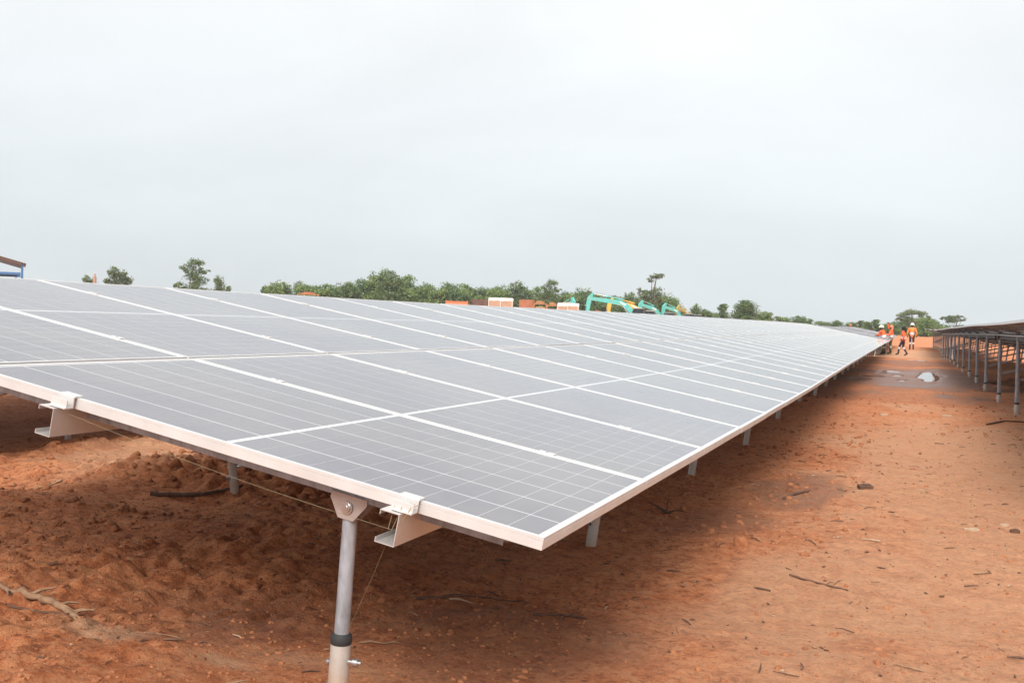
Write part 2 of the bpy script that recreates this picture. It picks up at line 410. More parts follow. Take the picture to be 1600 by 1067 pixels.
_l = MB(); lam_box(_l, 0, 1); LAM_ME = _l.mesh('laminate', [LAM, BACK])
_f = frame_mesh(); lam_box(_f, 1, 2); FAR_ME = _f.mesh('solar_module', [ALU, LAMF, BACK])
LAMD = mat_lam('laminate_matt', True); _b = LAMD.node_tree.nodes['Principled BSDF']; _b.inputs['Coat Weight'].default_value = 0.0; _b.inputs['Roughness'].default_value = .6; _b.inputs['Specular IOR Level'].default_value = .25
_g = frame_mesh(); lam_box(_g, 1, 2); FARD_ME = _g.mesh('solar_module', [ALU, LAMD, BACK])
_c = MB(); _c.box((CU / 2, CV / 2, -.00205), (CU, CV, .0002)); CELL_ME = _c.mesh('cell', CELL)
def clamp_mesh(end):
    mb = MB(); w = .055
    if end:      # Z-shaped end clamp hooked over the frame, on the purlin (local x = along the row away from module, y = slope)
        mb.box((.006, 0, .0035), (.030, w, .005)); mb.box((-.011, 0, -.0125), (.004, w, .031)); mb.box((-.026, 0, -.0265), (.030, w, .004))
        mb.box((-.034, 0, -.0145), (.004, w, .02)); mb.tube([(-.022, 0, -.03), (-.022, 0, -.016)], .006, 6, 1)
    else:
        mb.box((0, 0, .0022), (.030, w, .0034)); mb.box((0, 0, -.013), (.006, w * .8, .028)); mb.tube([(0, 0, .0038), (0, 0, .006)], .0055, 6, 1)
    return mb.mesh('end_clamp' if end else 'mid_clamp', [ALU, BOLT])
MIDC, ENDC = clamp_mesh(False), clamp_mesh(True)
PURL_V = (.345, 1.41, LP + .345, LP + 1.41)

DARKBEAM = metal('shade_dark_steel', (.065, .052, .048), .6, .1, .2, 8)  # galvanised steel with its shade put into the dark colour
def solar_table(label, x0, y0, z0, ncol, prof, stations, main=False, group=None, detail=True, v_post=(.585, 2.93), base_x=(-.67, -2.88), jitter=.01, rp_=.0195, rs_=.0262, beam=False, matt=False):
    root = empty('solar_panel_table', (x0, y0, z0)); tag(root, label, 'solar panels', group)
    def S(u, v, n=0.0): return Vector((0, u, LOWZ + prof(u))) + EV * v + NV * n
    def MM(u, v):
        o = S(u, v); x = (S(u + WP, v) - o).normalized(); y = EV.copy(); z = x.cross(y).normalized()
        m = Matrix((x, y, z)).transposed().to_4x4(); m.translation = o; return m
    rest = MB(); picked = 0
    for i in range(ncol):
        for r in (0, 1):
            m = MM(i * WP, r * LP + random.uniform(-.0015, .0015))
            m = m @ Matrix.Rotation(random.uniform(-.0009, .0009), 4, 'X')
            if not main: link('solar_module', FARD_ME if matt else FAR_ME, root, m @ Matrix.Diagonal((1, (LP - .003) / LM, 1, 1))); continue
            mod = link('solar_module', FRAME_ME, root, m); link('laminate', LAM_ME, mod)
            for a in range(6):
                for b in range(22):
                    cu, cv = cell_origin(a, b)
                    if r == 0 and (i < 2 or (i == 2 and b < 6)):
                        link('cell', CELL_ME, mod, T(cu, cv, 0))
                    else:
                        q = [m @ Vector((cu + dx, cv + dy, -.00195)) for dx, dy in ((0, 0), (CU, 0), (CU, CV), (0, CV))]
                        rest.add(q, [(0, 1, 2, 3)])
    if main: tag(rest.build('solar_cells', CELL, root), kind='stuff')
    # clamps
    for i in range(ncol + 1):
        for v in PURL_V:
            u = i * WP - (WP - WM) / 2
            if i == 0: m = MM(0, v)
            elif i == ncol: m = MM(i * WP - (WP - WM), v) @ Matrix.Rotation(math.pi, 4, 'Z')
            else: m = MM(u, v)
            if not main and (i > 12 or not detail): continue
            link('end_clamp' if i in (0, ncol) else 'mid_clamp', ENDC if i in (0, ncol) else MIDC, root, m)
    # purlins: C-channels lying along the row, open to the upper side
    cprof = [(0, 0), (.052, 0), (.052, -.012), (.050, -.012), (.050, -.002), (.002, -.002), (.002, -.078), (.050, -.078), (.050, -.068), (.052, -.068), (.052, -.08), (0, -.08)]
    ulist = [-.055] + [k * 2.0 for k in range(0, int(ncol * WP / 2) + 1)] + [ncol * WP + .04]
    for v in PURL_V:
        mb = MB(); mb.sweep([(p[0] - .004, p[1]) for p in cprof], [(S(u, v, -.0305), EV, NV) for u in ulist])
        mb.f = [f for f in mb.f]
        mb.prism([S(-.03, v + .022 + .009 * math.cos(a), -.0302) + Vector((0, .004 * math.sin(a) * 1.2, 0)) for a in [k * math.pi / 4 for k in range(8)]], (0, 0, 0), (0, 0, .0006), 1)
        mb.build('purlin', [PURL, RUBBER], root)
    if beam:
        bm_ = MB(); v = v_post[1] - .04; bm_.sweep([(0, 0), (.05, 0), (.05, -.10), (0, -.10)], [(S(u, v, -.0675), EV, NV) for u in ulist]); bm_.build('shade_band_beam', DARKBEAM, root)  # added beam drawing the dark band of shaded undersides below the rear purlin
    # support frames
    for k, u in enumerate(stations):
        mb = MB()
        a, b = S(u, .12, -.0312), S(u, 3.5, -.0312)
        rp = [(-.019, 0), (.019, 0), (.019, -.036), (.017, -.036), (.017, -.002), (-.017, -.002), (-.017, -.036), (-.019, -.036)]
        mb.sweep(rp, [(a, Vector((0, 1, 0)), NV), (b, Vector((0, 1, 0)), NV)]); mb.build('rafter', GALV, root)
        ends = []
        for w in (0, 1):
            jx, jy = random.uniform(-jitter, jitter), random.uniform(-jitter, jitter)
            if main and k == 1 and w == 1: jx, jy = 0.0, .15
            if main and k == 0: jx, jy = (.085 if w == 0 else 0, 0.0)
            bx = base_x[w] + jx; g = gz(x0 + bx, y0 + u + jy) - z0
            vp = v_post[w] - (.04 if main and k == 0 and w == 0 else 0); top = S(u, vp, -.108); foot = Vector((bx, u + jy, g)); foot.z = g
            sh = g + (random.uniform(.19, .27) if not beam else random.uniform(.10, .15)) if not (main and k == 0 and w == 0) else .288
            d = (top - foot).normalized(); at = lambda z: foot + d * ((z - foot.z) / d.z)
            n = 18 if detail else 8
            post = MB(); post.tube([at(sh - .1), top + d * .008], rp_, n); po = post.build('post', GALV, root)
            sc = MB(); sc.tube([at(foot.z - .35), at(sh)], rs_, n)
            sc.build('ground_screw', SCREW, po)
            if detail:
                cb = MB(); cb.tube([at(sh - .004), at(sh + .003), at(sh + .018), at(sh + .024)], [rs_ * 1.015, rs_ * 1.07, rs_ * 1.04, rs_ * .82], n); cb.build('collar', RUBBER, po)
                br = MB()
                for s in (-1, 1):
                    poly = [S(u, vp + dv, dn) for dv, dn in ((-.052, -.058), (.052, -.058), (.053, -.074), (.022, -.121), (-.022, -.121), (-.053, -.074))]
                    br.prism(poly, (0, s * .0200, 0), (0, s * .0240, 0))
                br.build('bracket', BRKT, po)
                bo = MB(); c = S(u, vp, -.090)
                bo.tube([c + Vector((0, -.036, 0)), c + Vector((0, .036, 0))], .0065, 8); bo.tube([c + Vector((0, -.0335, 0)), c + Vector((0, -.0275, 0))], .0125, 6); bo.tube([c + Vector((0, -.0295, 0)), c + Vector((0, -.0277, 0))], .017, 14); bo.tube([c + Vector((0, .0275, 0)), c + Vector((0, .0335, 0))], .0125, 6)
                bo.build('bolt', BOLT, po)
                for zz, ang, L in ((sh - .062, 2.75, .022), (sh - .048, .05, .034), (sh - .118, 3.95, .016)):
                    b2 = MB(); c = at(zz); dr = Vector((math.cos(ang), math.sin(ang), 0))
                    b2.tube([c + dr * .024, c + dr * (.027 + L)], .0055, 8); b2.tube([c + dr * (.0265 + L * .35), c + dr * (.0265 + L * .75)], .0105, 6)
                    if L == .016: b2.tube([c + dr * .0255, c + dr * .029], .017, 14)
                    b2.build('clamp_bolt', BOLT, po)
            ends.append((po, at, top))
        br = MB(); a = ends[1][1](gz(x0 + base_x[1], y0 + u) - z0 + .47); b = S(u, 1.75, -.06)
        br.bar(a + Vector((0, .03, 0)), b + Vector((0, .03, 0)), .03, .03); br.build('brace', GALV, root)
    return root

prof_main = lambda u: float(np.interp(u, [0, 2, 4, 7, 10, 14, 22, 36, 47], [0, -.011, -.02, -.027, -.022, -.016, -.02, -.035, -.07]))
st_main = [.095, 2.72, 5.26, 7.98] + [7.98 + 2.6 * k for k in range(1, 15)]
solar_table('long row of tilted solar panels with white frames filling the middle of the view', -.76, 2.256, 0, 46, prof_main, st_main, main=True)
prof_r = lambda u: float(np.interp(u, [0, 5, 20, 44], [.02, .015, -.03, -.15])) + .005 * math.sin(u * .55)
RIGHT = solar_table('solar panel row at the right edge seen from behind over its tall rear posts', 4.60, 6.2, 0, 43, prof_r, [.55 + 3.05 * k for k in range(15)], group='neighbouring panel rows', v_post=(.585, 3.22), base_x=(-.67, -3.18), rp_=.028, rs_=.032, beam=True)
prof_f = lambda u: .02 * math.sin(u * .31)
solar_table('farther solar panel row beyond the right one, its many posts merging into a grey wall', 4.75, 51.0, -.13, 42, prof_f, [.6 + 2.4 * k for k in range(18)], group='neighbouring panel rows', detail=False)
solar_table('distant solar panel row just past the far end of the long row', -.9, 55.0, -.16, 40, prof_f, [.6 + 2.4 * k for k in range(16)], group='neighbouring panel rows', detail=False, matt=True)
solar_table('distant solar panel row left of the workers, beyond the one past the row end', -5.95, 56.0, -.12, 40, prof_f, [.6 + 2.4 * k for k in range(16)], group='neighbouring panel rows', detail=False, matt=True)
solar_table('solar panel row standing behind the long row, hidden but for its shade and posts', -5.82, 1.2, .02, 44, prof_f, [.6 + 2.5 * k for k in range(17)], group='neighbouring panel rows', detail=False)

fc = bpy.data.curves.new('mark', 'FONT'); fc.body = '5'; fc.size = .075; fc.extrude = .0006
fo = bpy.data.objects.new('mark_tmp', fc); COL.objects.link(fo); bpy.context.view_layer.update()
fm = bpy.data.meshes.new_from_object(fo.evaluated_get(bpy.context.evaluated_depsgraph_get())); bpy.data.objects.remove(fo)
fm.materials.clear(); fm.materials.append(paint('white_marker', (.72, .72, .70), .7))
pc = Vector((0, 12.70, LOWZ + prof_r(12.75))) + EV * 3.268 + NV * -.145
pl = MB(); pl.box((0, 0, 0), (.066, .003, .066)); plate = pl.build('number_plate', DARKBEAM, RIGHT, T(*pc))
mk = Matrix(((1, 0, 0), (0, 0, -1), (0, 1, 0))).to_4x4(); mk.translation = (-.019, -.0022, -.026); link('number_mark', fm, plate, mk)

# ------------------------------------------------------------------ string line
def WS(s, t, z): return Vector((-t, s, z))
mb = MB()
p1, p2 = WS(2.21, 2.11, .835), WS(2.21, 1.125, .625)
pts = [p1.lerp(p2, k / 12) + Vector((0, 0, -.012 * math.sin(math.pi * k / 12))) for k in range(13)]
mb.tube(pts, .00045, 4); mb.tube([p2, WS(2.27, 1.20, .50), WS(2.36, 1.325, .30)], .00045, 4)
for dx in (0, .012, -.01): mb.tube([p2 + Vector((dx, 0, 0)), p2 + Vector((dx * 2 + .02, .01, .055)), p2 + Vector((.05 + dx, .02, .062))], .0008, 4)
tag(mb.build('builder_string', STRING), 'thin yellowish string stretched between the two near purlin ends and tied to the front post', 'string')

# ------------------------------------------------------------------ loose soil, litter and debris on the ground
def ico(sub):
    t = (1 + 5 ** .5) / 2
    v = [(-1, t, 0), (1, t, 0), (-1, -t, 0), (1, -t, 0), (0, -1, t), (0, 1, t), (0, -1, -t), (0, 1, -t), (t, 0, -1), (t, 0, 1), (-t, 0, -1), (-t, 0, 1)]
    v = [Vector(p).normalized() for p in v]
    f = [(0, 11, 5), (0, 5, 1), (0, 1, 7), (0, 7, 10), (0, 10, 11), (1, 5, 9), (5, 11, 4), (11, 10, 2), (10, 7, 6), (7, 1, 8), (3, 9, 4), (3, 4, 2), (3, 2, 6), (3, 6, 8), (3, 8, 9), (4, 9, 5), (2, 4, 11), (6, 2, 10), (8, 6, 7), (9, 8, 1)]
    for _ in range(sub):
        c = {}; nf = []
        def mid(a, b):
            k = (min(a, b), max(a, b))
            if k not in c: c[k] = len(v); v.append(((v[a] + v[b]) / 2).normalized())
            return c[k]
        for a, b, d in f:
            x, y, z = mid(a, b), mid(b, d), mid(d, a); nf += [(a, x, z), (b, y, x), (d, z, y), (x, y, z)]
        f = nf
    return np.array([tuple(p) for p in v]), np.array(f)
def big_mesh(name, V, F, mat, smooth=False):
    me = bpy.data.meshes.new(name); k = F.shape[1]; nf = len(F)
    me.vertices.add(len(V)); me.vertices.foreach_set('co', V.astype(np.float32).ravel())
    me.loops.add(nf * k); me.loops.foreach_set('vertex_index', F.astype(np.int32).ravel())
    me.polygons.add(nf); me.polygons.foreach_set('loop_start', np.arange(0, nf * k, k, dtype=np.int32)); me.polygons.foreach_set('loop_total', np.full(nf, k, np.int32))
    me.polygons.foreach_set('use_smooth', np.full(nf, smooth)); me.update(calc_edges=True)
    for m in (mat if isinstance(mat, list) else [mat]): me.materials.append(m)
    return me
def heights(x, y): return height(x, y, np.full(len(x), .018))
def scatter_clods():
    IV, IF = ico(1); xs, ys, rs = [], [], []
    def add(n, x0, x1, y0, y1, r0, r1, p=2.2):
        k = rng.random(n); xs.append(rng.uniform(x0, x1, n)); ys.append(y0 + (y1 - y0) * rng.random(n) ** 1.3); rs.append(r0 + (r1 - r0) * k ** p)
    add(2600, -6.5, -1.6, 3.4, 9, .004, .024, 3.8); add(6500, -4.6, -1.0, 2.2, 4.6, .002, .010, 3.5); add(3500, -1.4, 1.6, 3.4, 8, .0015, .007, 3); add(2600, -5.2, -3.6, 3.2, 7.5, .005, .034, 4.5); add(1500, -1.6, 2.2, 3.2, 13, .004, .018, 4); add(700, -1.5, -.3, 5, 12, .005, .028, 3.5); add(500, -1.5, 4, 12, 22, .008, .03, 3)
    x, y, r = map(np.concatenate, (xs, ys, rs))
    keep = vnoise(x / .7, y / .7, 3) + .35 * rng.random(len(x)) > -.05; x, y, r = x[keep], y[keep], r[keep]
    z = heights(x, y); n = len(x)
    d = IV[None] * (1 + .38 * (rng.random((n, len(IV), 1)) - .5)) * r[:, None, None] * (rng.uniform(.7, 1.25, (n, 1, 3)) * np.array([1, 1, .75]))
    V = d + np.stack([x, y, z - r * .10], -1)[:, None, :]
    F = (IF[None] + (np.arange(n) * len(IV))[:, None, None]).reshape(-1, 3)
    tag(link('soil_clods', big_mesh('soil_clods', V.reshape(-1, 3), F, CLOD)), 'crumbs and clods of red soil strewn over the ground', kind='stuff')
scatter_clods()
def scatter_litter():
    mb = MB()
    for k in range(1800):
        if k < 1000: x, y = random.uniform(-1.5, 2.4), 3.4 + 11 * random.random() ** 1.2
        elif k < 1550: x, y = random.uniform(-6, -1.5), random.uniform(2.3, 7.5)
        else: x, y = random.uniform(-1.2, 4), random.uniform(13, 22)
        a = random.uniform(0, math.pi); L = .010 + .09 * random.random() ** 4.0; r = random.uniform(.0014, .0042); z = gz(x, y) + r
        d = Vector((math.cos(a), math.sin(a), random.uniform(-.1, .15))) * L; p = Vector((x, y, z)); b = Vector((random.uniform(-.2, .2), random.uniform(-.2, .2), .05)) * L
        mb.tube([p - d * .5, p + b, p + d * .5], [r, r * 1.1, r * .5], 4, random.choice((0, 0, 0, 0, 0, 1, 1, 2)), smooth=False)
    tag(mb.build('twig_litter', [TWIG, ROOT, PALEW]), 'tiny bits of twig and bark scattered on the soil', kind='stuff')
scatter_litter()
def stick(name, label, pts, r0, r1, mat, cat='stick', branches=(), n=7, lift=.6):
    mb = MB(); P = []
    for k in range(len(pts) - 1):
        for q in range(5):
            f = q / 5; x = pts[k][0] * (1 - f) + pts[k + 1][0] * f; y = pts[k][1] * (1 - f) + pts[k + 1][1] * f
            P.append(Vector((x + random.uniform(-1, 1) * r0 * .5, y + random.uniform(-1, 1) * r0 * .5, 0)))
    P.append(Vector((pts[-1][0], pts[-1][1], 0))); m = len(P)
    zs = [gz(p.x, p.y) for p in P]; zl = np.polyfit(range(m), zs, 2)
    for i, p in enumerate(P): p.z = max(float(np.polyval(zl, i)), zs[i] - r0 * .3) + r0 * lift
    o = P[0].copy(); loc = [p - o for p in P]; rs = [(r0 + (r1 - r0) * i / (m - 1)) * random.uniform(.85, 1.2) for i in range(m)]
    mb.tube(loc, rs, n)
    for i, dv, L in branches:
        d = Vector(dv).normalized(); mb.tube([loc[i], loc[i] + d * L * .5 + Vector((0, 0, .006)), loc[i] + d * L], [rs[i] * .6, rs[i] * .45, rs[i] * .2], 5)
    ob = mb.build(name, mat, mat4=T(*o)); tag(ob, label, cat); return ob
root = stick('tree_root', 'forked pale dry root lying on the soil at the lower left edge', [(-3.10, 2.93), (-2.98, 2.87), (-2.84, 2.86), (-2.70, 2.83), (-2.60, 2.80)], .009, .015, ROOT, 'root', [(4, (.5, -.5, .1), .12), (8, (.6, .35, .2), .10), (12, (1, -.2, -.1), .16), (14, (.8, .5, .1), .07), (17, (1, .3, .2), .09), (18, (.9, -.5, .1), .08)], lift=1.5)
stick('stick', 'thin dark stick lying below the pale root at the lower left', [(-3.0, 2.79), (-2.85, 2.80), (-2.62, 2.77)], .006, .003, TWIG)
stick('stick', 'long dark stick lying at the foot of the rear post', [(-3.98, 4.80), (-3.74, 4.96), (-3.64, 5.30)], .016, .008, TWIG)
stick('stick', 'slender brown stick lying alone across the trodden track at the right', [(-.46, 4.86), (-.36, 4.80), (-.20, 4.74)], .0055, .003, TWIG, branches=[(7, (.5, .8, .1), .05)])
stick('stick', 'dark bent stick beside the grey mud patch right of the panels', [(-.72, 6.95), (-.66, 7.15), (-.58, 7.32)], .012, .007, TWIG)
stick('stick', 'short dark stub poking up beside the second front post', [(-1.30, 6.02), (-1.26, 6.05)], .014, .008, TWIG, branches=[(3, (.05, .1, 1), .10), (2, (-.8, .3, .3), .12), (4, (.7, -.3, .2), .10)])
stick('stick', 'dark brown stick on the pale track near the far right', [(.92, 13.9), (1.18, 14.6), (1.5, 14.7)], .014, .006, TWIG)
stick('stick', 'pale dry twig at the left edge in the bright strip of soil', [(-4.72, 4.9), (-4.62, 4.6)], .007, .004, PALEW)
stick('stick', 'straw coloured splinter of wood low on the left, right of the root', [(-2.36, 2.77), (-2.22, 2.85)], .003, .002, ROOT)
stick('stick', 'thin dark root fibre under the nearest panel corner', [(-1.72, 3.6), (-1.55, 3.78), (-1.36, 3.82)], .005, .0025, TWIG, branches=[(6, (.2, .9, .1), .1)])
stick('stick', 'dark twig in the middle of the shaded soil below the front corner', [(-1.25, 3.62), (-1.17, 3.68), (-1.06, 3.68)], .006, .003, TWIG)
def chip(label, x, y, L, w, h, a, mat, name='wood_offcut', cat='wood'):
    mb = MB(); z = gz(x, y)
    poly = [(-L / 2, -w / 2, 0), (-L * .1, -w * .6, 0), (L / 2, -w * .35, 0), (L * .46, w * .4, 0), (.0, w * .55, 0), (-L * .48, w * .45, 0)]
    mb.prism(poly, (0, 0, -h * .4), (0, 0, h * .6))
    mb.prism([(p[0] * .5 + L * .08, p[1] * .55, 0) for p in poly], (0, 0, h * .6), (L * .03, 0, h * .95))
    o = mb.build(name, mat); o.matrix_basis = T(x, y, z + h * .35) @ Matrix.Rotation(a, 4, 'Z') @ Matrix.Rotation(.1, 4, 'X'); tag(o, label, cat)
chip('larger flat pale wood offcut on the track at the right', .37, 6.34, .085, .03, .014, .25, PALEW)
chip('pale wood offcut nearest the right edge of the picture', .56, 6.62, .05, .022, .012, -.3, PALEW)
chip('dark ended wood offcut just in front of the pale one at the right edge', .60, 6.45, .05, .024, .018, -.5, TWIG)
chip('small white scrap on the track, left of the two', -.26, 14.3, .10, .06, .02, .3, PALEW, 'scrap', 'scrap')
chip('small white scrap on the track, right of the two', .50, 14.6, .12, .05, .02, .1, PALEW, 'scrap', 'scrap')
chip('flat dark piece of bark lying beyond the grey mud patch', -.24, 7.66, .10, .06, .025, .4, TWIG, 'bark_piece', 'bark')
def stone(label, x, y, r, hs=1.0):
    IV, IF = ico(2); g = np.random.default_rng(int(abs(x) * 1000)); k = g.random((5, 3)) * 2 - 1
    d = np.ones(len(IV))
    for q in range(5): d += .16 * np.sin(IV @ k[q] * 3.1 + q)
    V = IV * d[:, None] * r * np.array([1, .85, hs]); o = link('stone', big_mesh('stone', V, IF, CLOD, True)); o.location = (x, y, gz(x, y) + r * .4 * hs); tag(o, label, 'stone')
stone('pointed brown lump standing alone right of the panel corner', -.74, 5.28, .032, 1.15)
stone('round dark lump of earth among the clods under the left panels', -4.12, 5.2, .04)
stone('reddish clod by the left rear post', -3.9, 5.6, .035)

# ------------------------------------------------------------------ people
def skinmat(n, c, r=.6): return paint(n, c, r, .12, 30)
HIVIS = paint('orange_workwear', (.86, .135, .035), .8, .14, 8); HIVIS2 = paint('light_orange_workwear', (.88, .25, .06), .8, .14, 8); NAVY = paint('navy_cloth', (.022, .024, .04), .85, .2, 10); SKIN = skinmat('dark_skin', (.10, .052, .032)); BOOT = paint('black_boot', (.018, .016, .015), .6); REFL = paint('reflective_band', (.62, .63, .62), .4, .08); GREEN = paint('green_trousers', (.10, .115, .045), .85, .2, 10); HAIR = paint('black_hair', (.012, .010, .009), .8); WHITEH = paint('white_helmet', (.82, .82, .80), .3, .04); YELH = paint('cream_hat', (.80, .77, .52), .5, .06); ORH = paint('orange_head_cloth', (.82, .24, .13), .8, .1)
def person(label, loc, rz, H, pose, top=HIVIS, legs=NAVY, head='helmet_white', bands=True):
    """one continuous body grown from tapered capsules, then voxel-fused; local +Y is forward, height scaled to H"""
    J = dict(hip=(0, 0, .93), chest=(0, .0, 1.28), neck=(0, 0, 1.46), head=(0, .015, 1.60), shL=(-.185, 0, 1.40), shR=(.185, 0, 1.40), elL=(-.24, -.02, 1.12), elR=(.24, -.02, 1.12), haL=(-.25, .08, .88), haR=(.25, .08, .88), hpL=(-.095, 0, .92), hpR=(.095, 0, .92), knL=(-.10, .02, .50), knR=(.10, .02, .50), anL=(-.105, -.01, .09), anR=(.105, -.01, .09), toL=(-.115, .15, .035), toR=(.115, .15, .035))
    J.update(pose); J = {k: Vector(v) for k, v in J.items()}
    caps = []       # (a, b, ra, rb, material index)   0 top 1 legs 2 skin 3 boot 4 band
    C = lambda a, b, ra, rb, m: caps.append((Vector(a), Vector(b), ra, rb, m))
    up = (J['chest'] - J['hip']).normalized()
    C(J['hip'], J['chest'], .135, .150, 0); C(J['hpL'], J['hpR'], .105, .105, 1); C(J['shL'].lerp(J['shR'], .18), J['shL'].lerp(J['shR'], .82), .085, .085, 0); C(J['chest'], J['neck'], .13, .055, 0)
    C(J['neck'], J['head'], .052, .06, 2); C(J['head'] + Vector((0, -.01, .02)), J['head'] + Vector((0, .01, .06)), .088, .088, 2); C(J['head'] + Vector((0, .05, -.03)), J['head'] + Vector((0, .055, -.06)), .055, .042, 2); C(J['head'] + Vector((0, .095, .02)), J['head'] + Vector((0, .112, -.005)), .012, .017, 2)
    for s in (-1, 1): C(J['head'] + Vector((s * .09, 0, .02)), J['head'] + Vector((s * .095, -.01, -.01)), .016, .013, 2)
    for S in 'LR':
        sh, el, ha, hp, kn, an, to = (J[q + S] for q in ('sh', 'el', 'ha', 'hp', 'kn', 'an', 'to'))
        C(sh, el, .068, .052, 0); w = el.lerp(ha, .82); C(el, w, .050, .036, 0)
        d = (ha - el).normalized(); sd = d.cross(Vector((0, 1, 0)))
        if sd.length < .2: sd = d.cross(Vector((1, 0, 0)))
        sd.normalize(); C(w, ha, .030, .036, 2)
        for k in range(4):
            o = ha + sd * (.030 * (k - 1.5) / 1.5); C(o, o + d * (.075 + .012 * (1 - abs(k - 1.3) / 1.5)) + Vector((0, .012, -.004)), .0105, .009, 2)
        C(ha - d * .03 + sd * .03, ha + d * .03 + sd * .062, .012, .010, 2)
        C(hp, kn, .090, .062, 1); C(kn, an.lerp(kn, .12), .060, .045, 1)
        C(an.lerp(kn, .35), an, .056, .050, 3); C(an, to, .050, .038, 3)
        if bands: C(kn.lerp(an, .10), kn.lerp(an, .22), .064, .060, 4)
    if bands: C(J['hip'].lerp(J['chest'], .42), J['hip'].lerp(J['chest'], .46), .146, .147, 4)
    k = H / 1.74; IV, IF = ico(2); vs, fs = [], []; o = 0
    for a, b, ra, rb, m in caps:
        d = (b - a); L = d.length; d = d.normalized() if L > 1e-6 else Vector((0, 0, 1)); D = np.array(d)
        proj = IV @ D; P = np.where((proj > 0)[:, None], np.array(b) + IV * rb, np.array(a) + IV * ra)
        vs.append(P); fs.append(IF + o); o += len(IV)
    me = big_mesh('body', np.concatenate(vs), np.concatenate(fs), [SKIN])
    tmp = bpy.data.objects.new('tmp', me); COL.objects.link(tmp)
    md = tmp.modifiers.new('r', 'REMESH'); md.mode = 'VOXEL'; md.voxel_size = .0135
    sm = tmp.modifiers.new('s', 'SMOOTH'); sm.factor = .5; sm.iterations = 2
    dg = bpy.context.evaluated_depsgraph_get(); m2 = bpy.data.meshes.new_from_object(tmp.evaluated_get(dg)); bpy.data.objects.remove(tmp)
    m2.materials.clear()
    for q in (top, legs, SKIN, BOOT, REFL): m2.materials.append(q)
    npoly = len(m2.polygons); cen = np.empty(npoly * 3); m2.polygons.foreach_get('center', cen); cen = cen.reshape(-1, 3)
    best = np.full(npoly, 9.0); idx = np.zeros(npoly, np.int32)
    for a, b, ra, rb, m in caps:
        a_, b_ = np.array(a), np.array(b); ab = b_ - a_; t = np.clip(((cen - a_) @ ab) / max(ab @ ab, 1e-9), 0, 1)
        dist = np.abs(np.linalg.norm(cen - a_ - t[:, None] * ab, axis=1) - (ra + (rb - ra) * t)) - (.004 if m == 4 else 0)
        u = dist < best; best[u] = dist[u]; idx[u] = m
    m2.polygons.foreach_set('material_index', idx); m2.polygons.foreach_set('use_smooth', np.ones(npoly, bool))
    m2.transform(Matrix.Scale(k, 4)); m2.update(); m2.name = 'body'
    e = empty('person', loc, rz); tag(e, label, 'person'); link('body', m2, e)
    h = J['head'] * k; mb = MB()
    if head.startswith('helmet'):
        mt = WHITEH if head == 'helmet_white' else YELH
        prof = [(.155, .0), (.150, .012), (.122, .014), (.118, .05), (.100, .095), (.062, .125), (.012, .135)]
        n = 20; vs = [(h.x + r * math.cos(2 * math.pi * q / n), h.y - .005 + r * 1.12 * math.sin(2 * math.pi * q / n), h.z + .055 + z) for r, z in prof for q in range(n)]
        mb.add(vs, [(i * n + q, i * n + (q + 1) % n, (i + 1) * n + (q + 1) % n, (i + 1) * n + q) for i in range(len(prof) - 1) for q in range(n)], 0, True)
        mb.box((h.x, h.y - .005, h.z + .19), (.03, .20, .012)); mb.build('helmet', mt, e)
    else:
        mt = HAIR if head == 'hair' else ORH
        V = IV * np.array([.108, .112, .105]); V = V[:, :] + np.array([h.x, h.y - .022, h.z + .052])
        me = big_mesh('hair', V, IF, mt, True); link('hair' if head == 'hair' else 'head_cloth', me, e)
        if head == 'hair': V2 = IV * np.array([.06, .055, .13]) + np.array([h.x, h.y - .115, h.z - .07]); link('hair', big_mesh('hair', V2, IF, mt, True), e)
        else: V2 = IV * np.array([.10, .07, .12]) + np.array([h.x, h.y - .06, h.z - .06]); link('head_cloth', big_mesh('cloth', V2, IF, mt, True), e)
    return e
walk = dict(knL=(-.10, .20, .52), anL=(-.10, .24, .12), toL=(-.11, .38, .06), knR=(.10, .02, .50), anR=(.105, -.22, .13), toR=(.11, -.08, .035), elL=(-.25, -.10, 1.14), haL=(-.24, .0, .90), elR=(.25, .06, 1.12), haR=(.24, .22, .95))
work = dict(chest=(0, .10, 1.26), neck=(0, .17, 1.43), head=(0, .22, 1.56), shL=(-.19, .13, 1.37), shR=(.19, .13, 1.37), elL=(-.26, .28, 1.16), elR=(.26, .28, 1.16), haL=(-.16, .50, 1.12), haR=(.16, .50, 1.12))
raise_ = dict(elR=(.30, .10, 1.60), haR=(.24, .16, 1.88), elL=(-.27, .14, 1.16), haL=(-.16, .36, 1.20))
person('worker in orange with a cream helmet bending at the far end of the panel row', (-1.30, 62.8, gz(-1.3, 62.8)), R(60), 1.64, work, HIVIS, GREEN, 'helmet_cream')
person('worker in orange with a covered head and raised arm at the row end', (-.98, 65.2, gz(-.98, 65.2) + .02), R(100), 1.68, raise_, HIVIS, GREEN, 'cloth')
person('dark haired worker in an orange shirt walking across the track', (-.28, 61.8, gz(-.28, 61.8)), R(75), 1.60, walk, HIVIS, NAVY, 'hair')
person('worker in a white helmet and light orange jacket walking away on the track', (.19, 75.0, gz(.19, 75.0)), R(0), 1.74, dict(knL=(-.10, .10, .50), anL=(-.1, .05, .09), elL=(-.29, .02, 1.12), haL=(-.27, .12, .90), elR=(.29, 0, 1.12), haR=(.27, .10, .9)), HIVIS2, NAVY, 'helmet_white')
person('worker in red orange standing among the distant panels left of the others', (-4.6, 91.5, gz(-4.6, 91.5)), R(170), 1.66, {}, HIVIS, NAVY, 'cloth')

